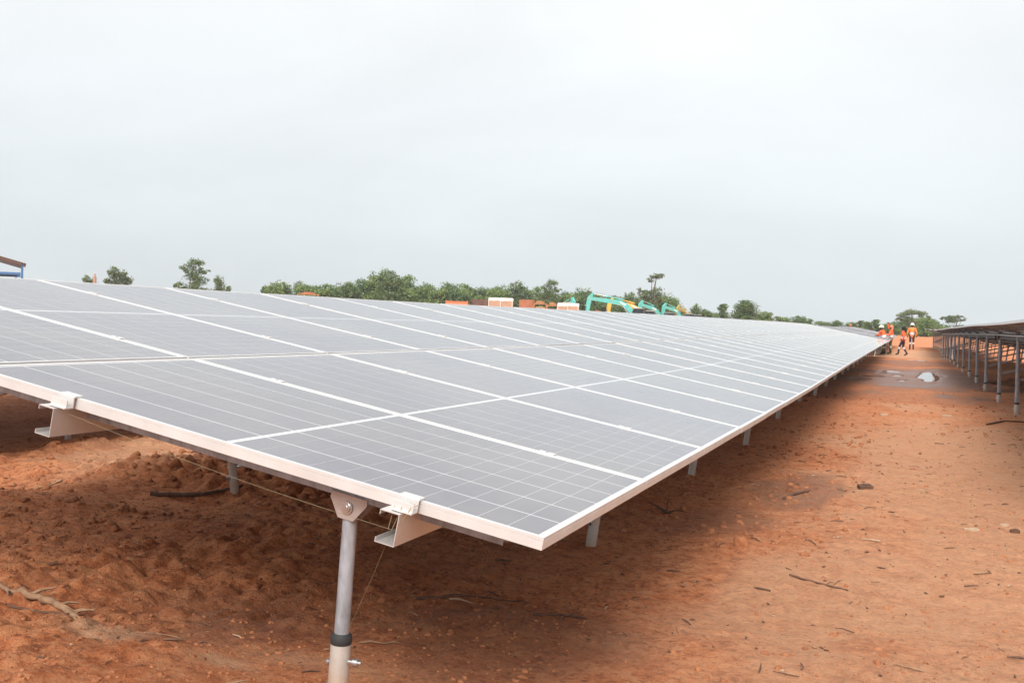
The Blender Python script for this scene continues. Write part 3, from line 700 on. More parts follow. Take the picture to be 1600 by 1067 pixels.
# ------------------------------------------------------------------ parked machines and stores in the background
TEAL = paint('teal_machine_paint', (.10, .50, .46), .4, .12, 3, (.42, .36, .28), .3); YELLOW = paint('yellow_machine_paint', (.78, .44, .07), .4, .12, 3, (.30, .2, .12), .35); OLIVE = paint('dull_yellow_machine_paint', (.40, .34, .10), .45, .15, 3, (.3, .2, .12), .4)
DARKST = paint('dark_machine_steel', (.035, .035, .037), .55, .2, 6, (.2, .12, .07), .4); CABGL = paint('dark_cab_glass', (.018, .024, .032), .08, .1); CHROME = metal('cylinder_rod', (.72, .73, .74), .2, .9); PALEP = paint('pale_panel_paint', (.68, .74, .72), .45, .08, 3)
def excavator(label, x, y, head, body, scale=1.0, reach=1.0, group='excavators parked in a line'):
    """local +X is forward, the cab stands on the left (+Y); ground at z = 0"""
    e = empty('excavator', (x, y, gz(x, y)), math.atan2(head[1], head[0])); e.scale = (scale,) * 3; tag(e, label, 'excavator', group)
    for sy in (-1, 1):
        mb = MB(); poly = [(-1.75, 0, .12), (-1.55, 0, 0), (1.55, 0, 0), (1.78, 0, .14), (1.95, 0, .45), (1.8, 0, .78), (1.5, 0, .86), (-1.5, 0, .86), (-1.8, 0, .78), (-1.95, 0, .45)]
        mb.prism(poly, (0, sy * 1.15 - .3, 0), (0, sy * 1.15 + .3, 0))
        for k in range(11): mb.box((-1.6 + .32 * k, sy * 1.15, .875), (.12, .6, .03))
        t = mb.build('track', DARKST, e)
        m2 = MB(); m2.prism([(-1.4, 0, .2), (1.4, 0, .2), (1.4, 0, .62), (-1.4, 0, .62)], (0, sy * 1.46 - .02, 0), (0, sy * 1.46 + .02, 0)); m2.build('track_frame', body, t)
    mb = MB(); mb.tube([(0, 0, .7), (0, 0, 1.12)], .62, 20); mb.box((0, 0, .62), (1.6, 1.8, .3)); mb.build('turntable', DARKST, e)
    mb = MB(); mb.prism([(1.35, 0, 1.1), (1.35, 0, 1.5), (.6, 0, 1.62), (-.4, 0, 2.02), (-1.9, 0, 2.08), (-2.2, 0, 1.9), (-2.2, 0, 1.1)], (0, -1.22, 0), (0, .18, 0)); mb.prism([(-.35, 0, 1.1), (-.35, 0, 2.02), (-1.9, 0, 2.08), (-2.2, 0, 1.9), (-2.2, 0, 1.1)], (0, .18, 0), (0, 1.22, 0)); mb.build('house', body, e)
    mb = MB(); mb.prism([(-2.2, -1.2, 0), (-2.62, -.85, 0), (-2.74, 0, 0), (-2.62, .85, 0), (-2.2, 1.2, 0)], (0, 0, 1.08), (0, 0, 1.95)); mb.build('counterweight', PALEP, e)
    mb = MB(); mb.tube([(-1.3, -.6, 2.0), (-1.3, -.6, 2.45), (-1.42, -.6, 2.55)], .07, 10); mb.build('exhaust', DARKST, e)
    cb = MB(); prof = [(-.3, 0, 1.1), (1.32, 0, 1.1), (1.45, 0, 1.75), (1.02, 0, 2.88), (.85, 0, 2.96), (-.18, 0, 2.96), (-.3, 0, 2.84)]
    cb.prism(prof, (0, .26, 0), (0, 1.2, 0)); c = cb.build('cab', DARKST, e)
    for sy in (.245, 1.207): w = MB(); w.prism([(-.2, sy, 1.9), (.5, sy, 1.9), (.5, sy, 2.8), (-.2, sy, 2.8)], (0, -.006, 0), (0, .006, 0)); w.prism([(.58, sy, 1.6), (1.32, sy, 1.72), (.96, sy, 2.8), (.58, sy, 2.8)], (0, -.006, 0), (0, .006, 0)); w.build('window', CABGL, c)
    w = MB(); w.prism([(1.44, .34, 1.78), (1.44, 1.12, 1.78), (1.04, 1.12, 2.82), (1.04, .34, 2.82)], (.002, 0, 0), (.016, 0, .004)); w.build('window', CABGL, c)
    rf = MB(); rf.box((.34, .73, 2.985), (1.16, .92, .05)); rf.build('cab_roof', PALEP, c)
    q = reach
    B = [(.45, 1.45), (1.0, 2.35), (2.0, 3.45), (3.0, 3.95), (5.15 * q, 4.28), (5.3 * q, 4.05), (5.1 * q, 3.86), (3.0, 3.30), (2.25, 2.85), (1.35, 1.95), (.85, 1.35)]
    mb = MB(); mb.prism([(a, 0, b) for a, b in B], (0, -.5, 0), (0, -.12, 0)); bo = mb.build('boom', body, e)
    m2 = MB(); m2.prism([(2.35, 0, 3.25), (3.1, 0, 3.62), (3.1, 0, 3.78), (2.2, 0, 3.42)], (0, -.112, 0), (0, -.1, 0)); m2.build('boom_plate', PALEP, bo)
    Tp = (5.05 * q, 4.08); top = (Tp[0] - .35, Tp[1] + .62); bot = (Tp[0] + .38, 1.55)
    mb = MB(); mb.prism([(top[0] - .06, 0, top[1] + .06), (top[0] + .16, 0, top[1] + .1), (Tp[0] + .42, 0, Tp[1] + .1), (bot[0] + .16, 0, bot[1]), (bot[0] - .12, 0, bot[1] - .06), (Tp[0] - .1, 0, Tp[1] - .42), (Tp[0] - .22, 0, Tp[1])], (0, -.48, 0), (0, -.14, 0)); mb.build('stick', body, e)
    mb = MB(); bk = [(0, .15), (.22, -.1), (.18, -.65), (-.25, -1.02), (-.85, -1.0), (-1.0, -.8), (-.55, -.72), (-.28, -.35), (-.25, .05)]
    mb.prism([(bot[0] + a, 0, bot[1] + b) for a, b in bk], (0, -.85, 0), (0, .22, 0)); bu = mb.build('bucket', DARKST, e)
    m2 = MB()
    for k in range(5): m2.prism([(bot[0] - .98, 0, bot[1] - .84), (bot[0] - 1.22, 0, bot[1] - .74), (bot[0] - 1.0, 0, bot[1] - .76)], (0, -.84 + .24 * k, 0), (0, -.76 + .24 * k, 0))
    m2.build('tooth', DARKST, bu)
    def cyl(a, b, y, f=.55, r=.075):
        a, b = Vector((a[0], y, a[1])), Vector((b[0], y, b[1])); m = a.lerp(b, f)
        mb = MB(); mb.tube([a, m], r, 10); cy = mb.build('cylinder', body, e); m2 = MB(); m2.tube([m, b], r * .55, 8); m2.build('rod', CHROME, cy)
    cyl((1.25, 1.3), (2.75, 3.35), -.62); cyl((1.25, 1.3), (2.75, 3.35), .0); cyl((2.6, 4.0), (top[0], top[1]), -.31, .6, .08); cyl((Tp[0] + .42, Tp[1] - .1), (bot[0] + .32, bot[1] + .45), -.31, .5, .065)
    mb = MB(); mb.bar((bot[0] + .32, -.31, bot[1] + .45), (bot[0] + .18, -.31, bot[1] + .02), .08, .08); mb.build('linkage', DARKST, e)
    return e
excavator('teal excavator, foremost of the line, its stick hanging straight down', -30.7, 126.2, (-.985, -.05), TEAL, .97, 1.38)
excavator('bright yellow excavator between the teal ones', -32.4, 138.3, (-.97, -.24), YELLOW, .92, 1.2)
excavator('teal excavator right of the yellow one, second teal in the line', -33.6, 154.0, (-.70, -.71), TEAL, .92)
excavator('teal excavator third in the line, near its right end', -33.6, 168.6, (-.65, -.76), TEAL, .9)
excavator('dull yellow excavator, last and farthest right of the line', -35.1, 183.0, (-.45, -.9), OLIVE, .9)
excavator('teal excavator standing apart behind the right wrapped pallet stack', -43.0, 129.0, (.80, -.60), TEAL, .84)

CARD = paint('cardboard', (.45, .29, .20), .85, .10, 2.5); FILM = paint('white_stretch_film', (.74, .72, .70), .35, .06, 4); PALLETW = mat_wood('pallet_wood', (.32, .22, .13), (.48, .34, .22))
RUST = paint('rust_orange_paint', (.40, .15, .075), .65, .2, 2.2, (.16, .07, .035), .7); ORANGE = paint('orange_machine_paint', (.66, .16, .06), .5, .15, 2, (.35, .2, .12), .6); BROWN = paint('brown_container_paint', (.13, .065, .05), .65, .2, 2, (.25, .13, .08), .5); RACK = paint('orange_brown_steel', (.46, .21, .085), .65, .25, 3, (.14, .08, .05), .6)
GLASS2 = CABGL; BLUE = paint('blue_steel_paint', (.06, .17, .38), .5, .12, 3); ROOFM = metal('grey_roof_sheet', (.30, .32, .35), .5, .3); TYRE = RUBBER
def pallet_stack(label, x, y, rz, w, dep, tiers, hh, seams):
    e = empty('pallet_stack', (x, y, gz(x, y)), rz); tag(e, label, 'pallet stack'); z = 0
    for t in range(tiers):
        p = MB()
        for k in range(3): p.box((0, -dep / 2 + .06 + k * (dep - .12) / 2, z + .05), (w, .1, .1))
        for k in range(9): p.box((-w / 2 + .06 + k * (w - .12) / 8, 0, z + .115), (.1, dep, .022))
        p.build('pallet', PALLETW, e); z += .13; bw = w / seams
        for k in range(seams):
            b = MB(); b.box((-w / 2 + bw * (k + .5), 0, z + hh / 2), (bw - .015, dep - .02, hh)); b.build('box', CARD, e)
        z += hh + .006
    f = MB(); n = 14; H = .22
    ring = []
    for k in range(4 * n):
        s = k // n; t = (k % n) / n; c = [(-w / 2, -dep / 2), (w / 2, -dep / 2), (w / 2, dep / 2), (-w / 2, dep / 2)]
        a, b = c[s], c[(s + 1) % 4]; ring.append((a[0] + (b[0] - a[0]) * t, a[1] + (b[1] - a[1]) * t))
    vs = [(x * 1.012, y * 1.012, z - H * (.85 + .3 * random.random())) for x, y in ring] + [(x * 1.012, y * 1.012, z + .01 + .015 * random.random()) for x, y in ring] + [(x * .9, y * .9, z + .03 + .02 * random.random()) for x, y in ring] + [(0, 0, z + .04)]
    m = 4 * n; f.add(vs, [(k, (k + 1) % m, m + (k + 1) % m, m + k) for k in range(m)] + [(m + k, m + (k + 1) % m, 2 * m + (k + 1) % m, 2 * m + k) for k in range(m)] + [(2 * m + k, 2 * m + (k + 1) % m, 3 * m) for k in range(m)])
    for xx in (-.5, -.02, .46): f.box((xx * w, -dep / 2 - .006, z * .55), (.05, .004, z * .85))
    f.build('stretch_film', FILM, e)
pallet_stack('tall stack of brown boxes in white film, the left of the two pallet stacks', -32.15, 81.9, R(21), 2.05, 1.15, 2, 1.25, 2)
pallet_stack('stack of brown boxes in white film right next to the teal excavators', -26.8, 83.8, R(17), 1.78, 1.15, 2, 1.12, 2)
def container(label, x, y, rz, L, w, h, mat, name='steel_container', cat='container'):
    e = empty(name, (x, y, gz(x, y)), rz); tag(e, label, cat)
    mb = MB(); n = int(L / .2)
    for sy in (-1, 1):
        pts = []
        for k in range(n + 1):
            xx = -L / 2 + .1 + (L - .2) * k / n; o = .03 if k % 2 else 0
            pts.append((xx, sy * (w / 2 - .02 - o)))
        vs = [(a, b, .15) for a, b in pts] + [(a, b, h - .1) for a, b in pts]; m = n + 1
        mb.add(vs, [(k, k + 1, m + k + 1, m + k) for k in range(n)])
    mb.box((0, 0, .12), (L - .1, w - .1, .06)); mb.box((-L / 2 + .04, 0, h / 2), (.05, w - .1, h - .12)); mb.build('wall', mat, e)
    for sx in (-1, 1):
        for sy in (-1, 1): p = MB(); p.box((sx * (L / 2 - .06), sy * (w / 2 - .06), h / 2), (.14, .14, h)); p.build('corner_post', mat, e)
    r = MB(); r.box((0, 0, h - .05), (L - .02, w - .02, .06))
    for k in range(int(L / .5)): r.box((-L / 2 + .3 + k * .5, 0, h - .01), (.2, w - .2, .03))
    r.build('roof', mat, e)
    for sy in (-1, 1):
        d = MB(); d.box((L / 2 - .03, sy * w / 4, h / 2), (.05, w / 2 - .16, h - .25)); do = d.build('door', mat, e); k = MB(); k.tube([(L / 2 + .02, sy * w / 8, .25), (L / 2 + .02, sy * w / 8, h - .25)], .025, 6); k.build('lock_rod', DARKST, do)
container('rusty orange steel container half hidden behind the left pallet stack', -33.7, 92.5, R(110), 2.6, 1.4, 2.95, RUST)
container('dark brown steel container between the orange truck and the pallet stack', -45.6, 109.5, R(113), 3.2, 1.7, 3.1, BROWN)
def truck(label, x, y, rz, mat):
    e = empty('tipper_truck', (x, y, gz(x, y)), rz); tag(e, label, 'truck')
    mb = MB(); mb.box((0, 0, .85), (6.4, .9, .25)); mb.build('chassis', DARKST, e)
    mb = MB(); mb.prism([(1.7, 0, .7), (3.3, 0, .7), (3.35, 0, 1.5), (3.1, 0, 2.45), (2.9, 0, 2.58), (1.7, 0, 2.6)], (0, -1.15, 0), (0, 1.15, 0)); c = mb.build('cab', mat, e)
    w = MB(); w.prism([(3.35, -1, 1.6), (3.35, 1, 1.6), (3.14, 1, 2.35), (3.14, -1, 2.35)], (.004, 0, 0), (.02, 0, .004)); w.build('windscreen', CABGL, c)
    for sy in (-1, 1):
        w = MB(); w.box((2.5, sy * 1.156, 1.95), (.9, .014, .65)); w.build('window', CABGL, c)
    b = MB(); b.prism([(-3.3, 0, 1.1), (1.4, 0, 1.1), (1.4, 0, 2.75), (1.0, 0, 2.85), (-3.3, 0, 2.6)], (0, -1.2, 0), (0, -1.12, 0)); b.prism([(-3.3, 0, 1.1), (1.4, 0, 1.1), (1.4, 0, 2.75), (1.0, 0, 2.85), (-3.3, 0, 2.6)], (0, 1.12, 0), (0, 1.2, 0)); b.box((-.95, 0, 1.12), (4.68, 2.22, .1)); b.box((1.36, 0, 1.95), (.08, 2.22, 1.65)); b.box((-3.26, 0, 1.85), (.06, 2.22, 1.4))
    for k in range(6):
        for sy in (-1, 1): b.box((-3.0 + .8 * k, sy * 1.23, 1.85), (.1, .06, 1.45))
    b.build('tipper_body', mat, e)
    for xx in (2.5, -1.2, -2.5):
        for sy in (-1, 1): t = MB(); t.tube([(xx, sy * 1.15 - .14, .5), (xx, sy * 1.15 + .14, .5)], .5, 18); tw = t.build('wheel', TYRE, e); h = MB(); h.tube([(xx, sy * 1.15 - .15, .5), (xx, sy * 1.15 + .15, .5)], .24, 12); h.build('rim', DARKST, tw)
truck('bright orange tipper truck parked before the trees', -46.2, 104.6, R(293), ORANGE)
def rack_stack(label, x, y, rz, w, h, group='stacked steel racks'):
    e = empty('steel_rack', (x, y, gz(x, y)), rz); tag(e, label, 'rack', group); n = max(2, int(h / .42))
    for sx in (-1, 1):
        for sy in (-1, 1): p = MB(); p.box((sx * w / 2, sy * .5, h / 2), (.07, .07, h)); p.build('upright', RACK, e)
    for k in range(n):
        z = .12 + k * (h - .18) / (n - 1)
        for sy in (-1, 1): b = MB(); b.box((0, sy * .5, z), (w - .075, .06, .09)); b.build('rail', RACK, e)
        b = MB(); b.box((random.uniform(-.05, .05), 0, z + .14), (w * random.uniform(.55, .85), .8, .16)); b.box((random.uniform(-.1, .1), 0, z + .25), (w * random.uniform(.3, .6), .7, .06)); b.build('load', random.choice((PALLETW, RACK, RUST)), e)
rack_stack('leftmost orange brown rack of materials between the two pallet stacks', -31.9, 91.2, R(20), 1.1, 2.65)
rack_stack('middle orange brown rack of materials between the two pallet stacks', -30.5, 90.6, R(15), .95, 2.5)
rack_stack('rightmost orange brown rack of materials between the two pallet stacks', -29.3, 91.0, R(22), .9, 2.6)
rack_stack('orange brown rack of materials far left before the first bushes', -63.4, 102.0, R(32), 2.3, 3.05)
rack_stack('low brown rack of materials just right of the right pallet stack', -25.6, 88.5, R(20), .8, 1.9)
# open shed
def shed():
    X0, Y0 = -86.2, 83.5; e = empty('open_shed', (X0, Y0, gz(X0, Y0)), R(46)); tag(e, 'blue steel framed open shed with a grey roof at the left edge', 'shed'); H = 4.85; W_, D_ = 14.0, 14.0
    for ix in range(3):
        for iy in range(3):
            if ix == 1 and iy == 1: continue
            h = H + (1.9 if ix == 1 else 0); p = MB(); p.box((-W_ / 2 * ix, D_ / 2 * iy, h / 2), (.22, .22, h)); p.build('post', BLUE, e)
    for iy in range(3):
        b = MB(); b.box((-W_ / 2, D_ / 2 * iy, H - .95), (W_ - .3, .14, .24)); b.build('beam', BLUE, e)
        for sx in (0, 1):
            r = MB(); r.bar((-W_ * sx, D_ / 2 * iy, H), (-W_ / 2, D_ / 2 * iy, H + 1.9), .1, .16); r.build('rafter', ROOFM, e)
    for ix in (0, 2):
        b = MB(); b.box((-W_ / 2 * ix, D_ / 2, H - .2), (.14, D_ - .3, .26)); b.build('beam', BLUE, e)
    b = MB(); b.bar((-.15, 0, H - 1.1), (-4.0, 0, H - 3.6), .09, .09); b.build('brace', BLUE, e)
    for sx in (-1, 1):
        r = MB(); a = Vector((.35 if sx > 0 else -W_ - .35, -.6, H + .08)); c = Vector((-W_ / 2, -.6, H + 2.08))
        n = 30
        for k in range(n):
            p = a.lerp(c, k / n); q = a.lerp(c, (k + .5) / n); q2 = a.lerp(c, (k + 1) / n); up = Vector((0, 0, .05))
            r.add([p, q + up, q2, p + Vector((0, D_ + 1.2, 0)), q + up + Vector((0, D_ + 1.2, 0)), q2 + Vector((0, D_ + 1.2, 0))], [(0, 1, 4, 3), (1, 2, 5, 4)])
        r.build('roof', ROOFM, e)
shed()
mb = MB(); mb.tube([(0, 0, 0), (0, 0, 4.6)], [.26, .22], 10); mb.tube([(0, 0, 4.6), (0, 0, 5.0)], [.12, .10], 8); o = mb.build('brick_pillar', paint('pinkish_brick', (.42, .26, .20), .8)); o.location = (-101.5, 110.5, gz(-101.5, 110.5)); tag(o, 'small pinkish pillar rising behind the far panel edge at the left', 'pillar')

# ------------------------------------------------------------------ trees and shrubs
def mat_leaf(name, dark, light):
    m = Mat(name); at = m.n('ShaderNodeAttribute'); at.attribute_name = 'shade_tint'; oi = m.n('ShaderNodeObjectInfo')
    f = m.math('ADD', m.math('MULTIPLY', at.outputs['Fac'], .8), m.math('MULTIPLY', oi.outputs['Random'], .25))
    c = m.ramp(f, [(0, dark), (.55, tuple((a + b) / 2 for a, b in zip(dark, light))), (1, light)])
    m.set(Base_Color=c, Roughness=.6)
    tr = m.n('ShaderNodeBsdfTranslucent'); m.l(c, tr.inputs[0]); mx = m.n('ShaderNodeMixShader'); mx.inputs[0].default_value = .22
    o = m.nt.nodes['Material Output']; m.l(m.b.outputs[0], mx.inputs[1]); m.l(tr.outputs[0], mx.inputs[2]); m.l(mx.outputs[0], o.inputs[0]); return m.m
LEAF_A = mat_leaf('dark_leaves', (.055, .105, .034), (.18, .25, .08)); LEAF_B = mat_leaf('fresh_leaves', (.085, .15, .038), (.24, .32, .09)); LEAF_C = mat_leaf('grey_green_leaves', (.075, .115, .048), (.21, .255, .10))
def tree_meshes(seed, h, blobs, leaf, nleaf, mat, trunk_r, limbs=True, spread=1.0):
    """blobs: (x, y, z, rx, rz) leaf masses; a tapered trunk with a limb into every mass"""
    g = np.random.default_rng(seed); P = []; Tn = []; Nn = []
    vol = np.array([b[3] * b[3] * b[4] for b in blobs]) ** .75; cnt = np.maximum(20, (nleaf * vol / vol.sum())).astype(int)
    for (bx, by, bz, rx, rz), n in zip(blobs, cnt):
        nc = max(6, int(n / 26)); d = g.normal(size=(nc, 3)); d /= np.linalg.norm(d, axis=1)[:, None]; rad = g.random(nc) ** .45
        cc = d * rad[:, None] * np.array([rx, rx, rz]) * .95 + np.array([bx, by, bz]); cr = (.34 + .30 * g.random(nc)) * (rx + rz) / 2
        ct = np.clip(.5 + .5 * d[:, 2] * rad * .6 + g.normal(size=nc) * .22, 0, 1)  # clump shading put into leaf colour: lighter towards the top, plus random variety
        w = g.integers(0, nc, n); q = g.normal(size=(n, 3)); q /= np.linalg.norm(q, axis=1)[:, None]; q *= (g.random(n) ** .5)[:, None]
        p = cc[w] + q * cr[w][:, None] * np.array([1.1, 1.1, .75]); P.append(p); Tn.append(np.clip(ct[w] + g.normal(size=n) * .12, 0, 1)); Nn.append(q)
    P = np.concatenate(P); Tn = np.concatenate(Tn); Nn = np.concatenate(Nn); keep = P[:, 2] > .05; P, Tn, Nn = P[keep], Tn[keep], Nn[keep]; n = len(P)
    nn = Nn + g.normal(size=(n, 3)) * .7 + np.array([0, 0, .5]); nn /= np.linalg.norm(nn, axis=1)[:, None]
    a = np.cross(nn, g.normal(size=(n, 3))); a /= np.linalg.norm(a, axis=1)[:, None]; b = np.cross(nn, a); s = leaf * (.6 + .8 * g.random(n))[:, None]
    V = np.stack([P - a * s, P + b * s * .55, P + a * s, P - b * s * .55], 1).reshape(-1, 3); F = np.arange(n * 4).reshape(-1, 4)
    me = big_mesh('crown', V, F, mat); at = me.attributes.new('shade_tint', 'FLOAT', 'FACE'); at.data.foreach_set('value', Tn.astype(np.float32))
    mb = MB(); top = max(b[2] for b in blobs); base = sorted(blobs, key=lambda b: -b[2])[0]
    pts = [(0, 0, -.3), (.02 * h, 0, h * .18), (base[0] * .35, base[1] * .35, h * .42), (base[0] * .8, base[1] * .8, top * .85), (base[0], base[1], top)]
    mb.tube(pts, [trunk_r * 1.3, trunk_r, trunk_r * .75, trunk_r * .4, trunk_r * .15], 8)
    for k, bl in enumerate(blobs):
        st = Vector((base[0] * .25, base[1] * .25, min(h * (.25 + .08 * (k % 3)), max(bl[2] * .7, h * .12)))); en = Vector((bl[0], bl[1], bl[2]))
        mb.tube([st, st.lerp(en, .5) + Vector((0, 0, -.04 * h)), en], [trunk_r * .5, trunk_r * .33, trunk_r * .12], 6)
    return mb.mesh('trunk', BARK), me
def rand_blobs(seed, h, w, low, n, top_bias=.0):
    g = random.Random(seed); B = []
    for k in range(n):
        z = h * (low + (1 - low) * (k + .5) / n); f = math.sin(math.pi * min(1, max(.12, ((z / h) - low * .6) / (1 - low * .6))) ** (.75 + top_bias)); r = w * .5 * max(.3, f)
        a = g.uniform(0, 6.28); o = g.uniform(.15, .62) * r; B.append((o * math.cos(a), o * math.sin(a), min(z, h * .9), max(.30 * w, r * g.uniform(.6, .9)), h * g.uniform(.15, .23)))
    return B
# unit library: every mesh is drawn at a nominal height and scaled per tree
TL = {}
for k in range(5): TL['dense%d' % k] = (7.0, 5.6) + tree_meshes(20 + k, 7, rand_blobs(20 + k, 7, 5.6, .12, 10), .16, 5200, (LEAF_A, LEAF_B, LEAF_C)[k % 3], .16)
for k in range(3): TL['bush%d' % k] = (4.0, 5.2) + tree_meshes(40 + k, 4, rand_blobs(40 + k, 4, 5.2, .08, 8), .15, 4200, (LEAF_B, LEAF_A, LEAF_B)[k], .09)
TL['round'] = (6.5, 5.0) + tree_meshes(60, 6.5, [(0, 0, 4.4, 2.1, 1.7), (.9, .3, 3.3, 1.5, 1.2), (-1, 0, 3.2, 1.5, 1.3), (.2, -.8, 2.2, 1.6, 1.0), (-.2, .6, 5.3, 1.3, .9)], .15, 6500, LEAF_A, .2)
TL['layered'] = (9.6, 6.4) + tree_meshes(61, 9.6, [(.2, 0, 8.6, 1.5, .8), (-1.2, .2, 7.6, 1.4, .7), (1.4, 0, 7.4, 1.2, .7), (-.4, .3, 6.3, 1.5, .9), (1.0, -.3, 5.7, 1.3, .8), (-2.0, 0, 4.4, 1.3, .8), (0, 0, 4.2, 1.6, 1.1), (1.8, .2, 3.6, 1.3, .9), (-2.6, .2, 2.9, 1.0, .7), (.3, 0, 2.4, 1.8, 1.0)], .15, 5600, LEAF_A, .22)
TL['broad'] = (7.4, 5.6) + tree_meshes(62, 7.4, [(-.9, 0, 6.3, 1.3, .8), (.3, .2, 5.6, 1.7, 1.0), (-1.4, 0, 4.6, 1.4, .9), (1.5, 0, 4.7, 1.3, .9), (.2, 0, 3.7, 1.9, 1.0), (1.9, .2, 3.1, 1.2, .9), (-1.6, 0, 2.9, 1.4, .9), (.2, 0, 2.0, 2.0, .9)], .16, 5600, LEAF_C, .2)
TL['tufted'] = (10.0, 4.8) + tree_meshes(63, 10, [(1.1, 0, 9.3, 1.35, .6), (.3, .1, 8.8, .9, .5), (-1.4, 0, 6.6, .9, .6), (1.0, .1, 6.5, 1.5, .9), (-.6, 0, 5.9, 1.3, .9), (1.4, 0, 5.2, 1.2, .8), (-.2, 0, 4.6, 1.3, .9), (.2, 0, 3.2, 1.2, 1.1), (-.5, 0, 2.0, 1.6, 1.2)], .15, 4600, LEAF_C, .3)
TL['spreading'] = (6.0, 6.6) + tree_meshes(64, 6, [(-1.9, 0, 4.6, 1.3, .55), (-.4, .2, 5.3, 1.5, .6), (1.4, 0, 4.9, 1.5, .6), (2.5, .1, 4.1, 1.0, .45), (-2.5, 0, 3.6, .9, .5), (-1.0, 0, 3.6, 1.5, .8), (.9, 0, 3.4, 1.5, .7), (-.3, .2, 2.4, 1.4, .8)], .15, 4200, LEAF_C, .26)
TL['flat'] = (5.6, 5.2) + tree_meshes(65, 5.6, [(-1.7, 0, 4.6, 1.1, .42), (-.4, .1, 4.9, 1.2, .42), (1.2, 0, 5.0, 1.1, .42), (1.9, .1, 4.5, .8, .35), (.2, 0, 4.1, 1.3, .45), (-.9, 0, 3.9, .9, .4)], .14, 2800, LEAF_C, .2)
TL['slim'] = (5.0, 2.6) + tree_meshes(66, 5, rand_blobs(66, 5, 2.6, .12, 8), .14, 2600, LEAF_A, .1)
def tree(kind, x, y, ztop, w, label, group=None, name='tree', rz=None):
    H, Wd, tm, cm = TL[kind]; z0 = gz(x, y); h = ztop - z0; e = empty(name, (x, y, z0), random.uniform(0, 6.28) if rz is None else rz); e.scale = (w / Wd, w / Wd, h / H); tag(e, label, 'tree' if name == 'tree' else 'shrub', group)
    link('trunk', tm, e); link('crown', cm, e)
FACE = lambda x, y: math.atan2(y, x) - math.pi / 2
G1 = 'trees of the left and middle treeline'
for kind, x, y, zt, w, label in [
    ('broad', -156.3, 168.7, 6.3, 3.9, 'small pale green tree, leftmost on the horizon'),
    ('broad', -132.4, 149.9, 7.4, 5.2, 'olive bushy tree, second from the left on the horizon'),
    ('layered', -116.2, 150.3, 9.1, 6.4, 'tall dark tree with layered crown, highest of the left horizon trees'),
    ('dense2', -119.0, 160.8, 6.0, 3.0, 'low olive tree touching the right side of the tall layered tree'),
    ('slim', -135.2, 186.1, 5.2, 2.0, 'tiny dark tree right of the tall layered tree'),
    ('slim', -129.1, 190.3, 5.5, 2.2, 'tiny round tree alone, left of the treeline'),
    ('slim', -125.7, 192.6, 5.5, 1.9, 'tiny slim tree just before the treeline begins'),
    ('dense0', -112.3, 177.5, 5.8, 3.8, 'dark tree standing behind the left orange rack'),
    ('layered', -59.3, 175.2, 7.7, 4.6, 'tall dark tree between the two wrapped pallet stacks'),
    ('tufted', -43.9, 184.9, 9.5, 4.9, 'tall thin tree with two separate leaf tufts above the excavators'),
    ('round', -28.0, 193.0, 5.5, 5.0, 'round dense dark tree standing alone right of the excavators'),
    ('slim', -34.4, 207.2, 4.8, 3.2, 'small dark tree just left of the round dense tree'),
    ('bush1', -35.95, 186.6, 3.6, 3.4, 'low round bush at the right end of the excavator line'),
    ('spreading', .76, 240.0, 5.3, 7.2, 'wide spreading grey green tree above the workers'),
    ('flat', 9.0, 249.8, 4.5, 5.0, 'flat topped tree showing above the right panel row'),
    ('slim', -6.8, 239.9, 2.9, 2.8, 'small pointed tree left of the workers'),
    ('slim', -10.3, 249.8, 2.6, 2.6, 'smallest of the dark trees behind the distant panels'),
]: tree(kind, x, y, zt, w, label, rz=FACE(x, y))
line = [(-112, 183.5, 5.1, 5.6), (-104.2, 176.5, 5.5, 6.0), (-106.6, 186.7, 6.0, 6.0), (-99.4, 179.3, 6.7, 5.6), (-94.7, 176.2, 7.2, 6.0), (-90.35, 172.8, 8.0, 6.2), (-90.0, 178.4, 7.2, 5.4), (-94, 193.4, 5.9, 5.4), (-97.1, 203, 6.5, 5.5), (-86.8, 180.5, 5.6, 5), (-84.5, 186.8, 6.3, 6.0), (-85.7, 197.2, 6.6, 5.8), (-78.8, 189.3, 5.9, 5.6), (-77.7, 195.1, 6.4, 5.8), (-72.5, 186, 5.7, 5), (-68.3, 182.6, 6.7, 4.2), (-68.9, 193.1, 6.2, 5), (-63.5, 184.5, 5.6, 4.8), (-61.4, 190.3, 5.4, 4.8), (-60.5, 195.9, 5.8, 5.6), (-60.3, 206.4, 5.6, 6.4), (-57.9, 212.2, 5.5, 6.4), (-55.9, 218, 5.0, 7), (-50.5, 205, 4.6, 6), (-43.0, 195.5, 5.5, 5.2), (-45.2, 210.2, 5.1, 4.8)]
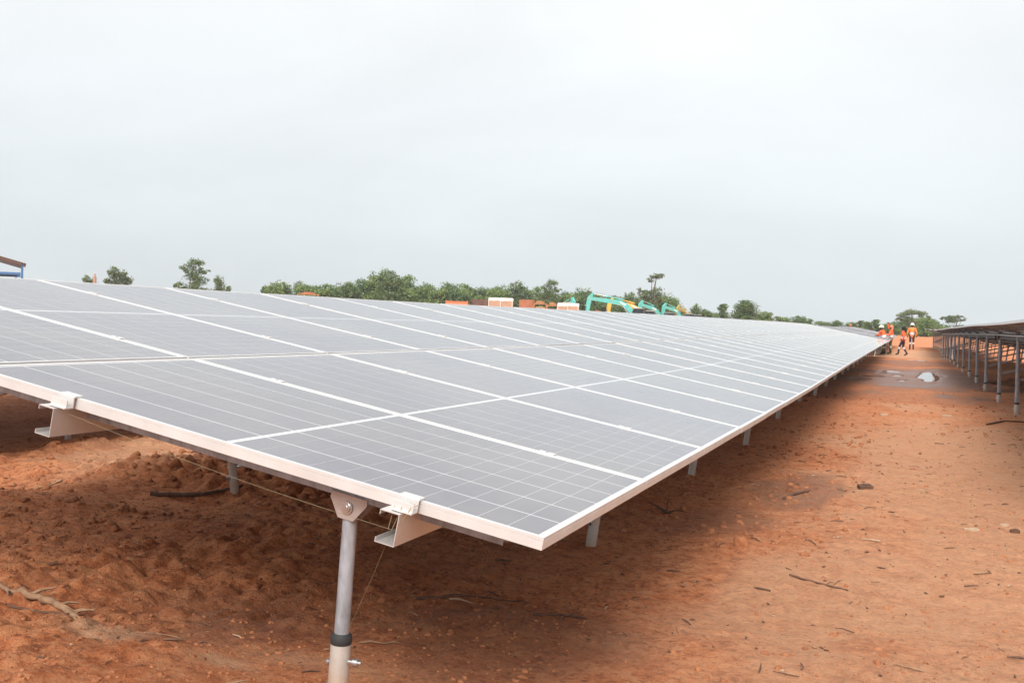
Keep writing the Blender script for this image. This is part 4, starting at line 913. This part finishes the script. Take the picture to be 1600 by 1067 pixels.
for k, (x, y, zt, w) in enumerate(line): tree('dense%d' % (k % 5), x, y, zt + random.uniform(-.2, .2), w * 1.3, 'dense green tree merged into the treeline behind the long panel row', G1)
low = [(-40.3, 226.5, 3.1, 5.5), (-31.5, 214, 3.4, 5), (-27.7, 218.2, 3.2, 6), (-25.4, 228.6, 2.6, 6), (-22.5, 233.9, 2.6, 5.6), (-21.9, 249, 2.3, 5), (-19.4, 259, 2.0, 6), (-15.8, 259.5, 2.1, 5), (-12.6, 258, 1.9, 5), (-8.3, 239.9, 2.2, 3.4), (-3.0, 260, 2.2, 6), (-1.6, 262, 3.0, 5), (2.9, 230, 3.3, 6.4), (5.2, 246, 2.6, 6), (7.4, 260, 2.0, 6), (-5.2, 252, 1.9, 5), (11.5, 262, 2.0, 6), (-3.2, 236, 1.8, 4.5), (.6, 250, 2.6, 6), (-37, 204, 3.0, 5), (-120, 196, 4.6, 5), (-116.5, 190, 4.9, 4.6)]
for k, (x, y, zt, w) in enumerate(low): tree('bush%d' % (k % 3), x, y, zt, w, 'low green shrub in the hedge along the horizon right of the excavators' if x > -50 else 'low green shrub where the left treeline begins', 'low shrubs on the horizon', 'shrub')
for k in range(44):
    t = k / 43; x, y = -112 + 68 * t + random.uniform(-1.5, 1.5), 170 + 26 * t + random.uniform(-5, 8)
    tree('bush%d' % (k % 3), x, y, gz(x, y) + random.uniform(4.2, 5.9), random.uniform(5.5, 8), 'fresh green shrub at the foot of the treeline behind the long panel row', 'shrubs along the treeline', 'shrub')

# ------------------------------------------------------------------ humid air
hz = MB(); hz.box((0, 160, 10.5), (700, 560, 24)); hm = bpy.data.materials.new('humid_air'); hm.use_nodes = True; hn = hm.node_tree; hn.nodes.clear()
ho = hn.nodes.new('ShaderNodeOutputMaterial'); hv = hn.nodes.new('ShaderNodeVolumePrincipled'); hv.inputs['Color'].default_value = (.93, .96, .98, 1); hv.inputs['Density'].default_value = .0004; hv.inputs['Anisotropy'].default_value = .2
hn.links.new(hv.outputs[0], ho.inputs['Volume'])
tag(hz.build('haze', hm), 'thin humid haze over the whole site', kind='stuff')
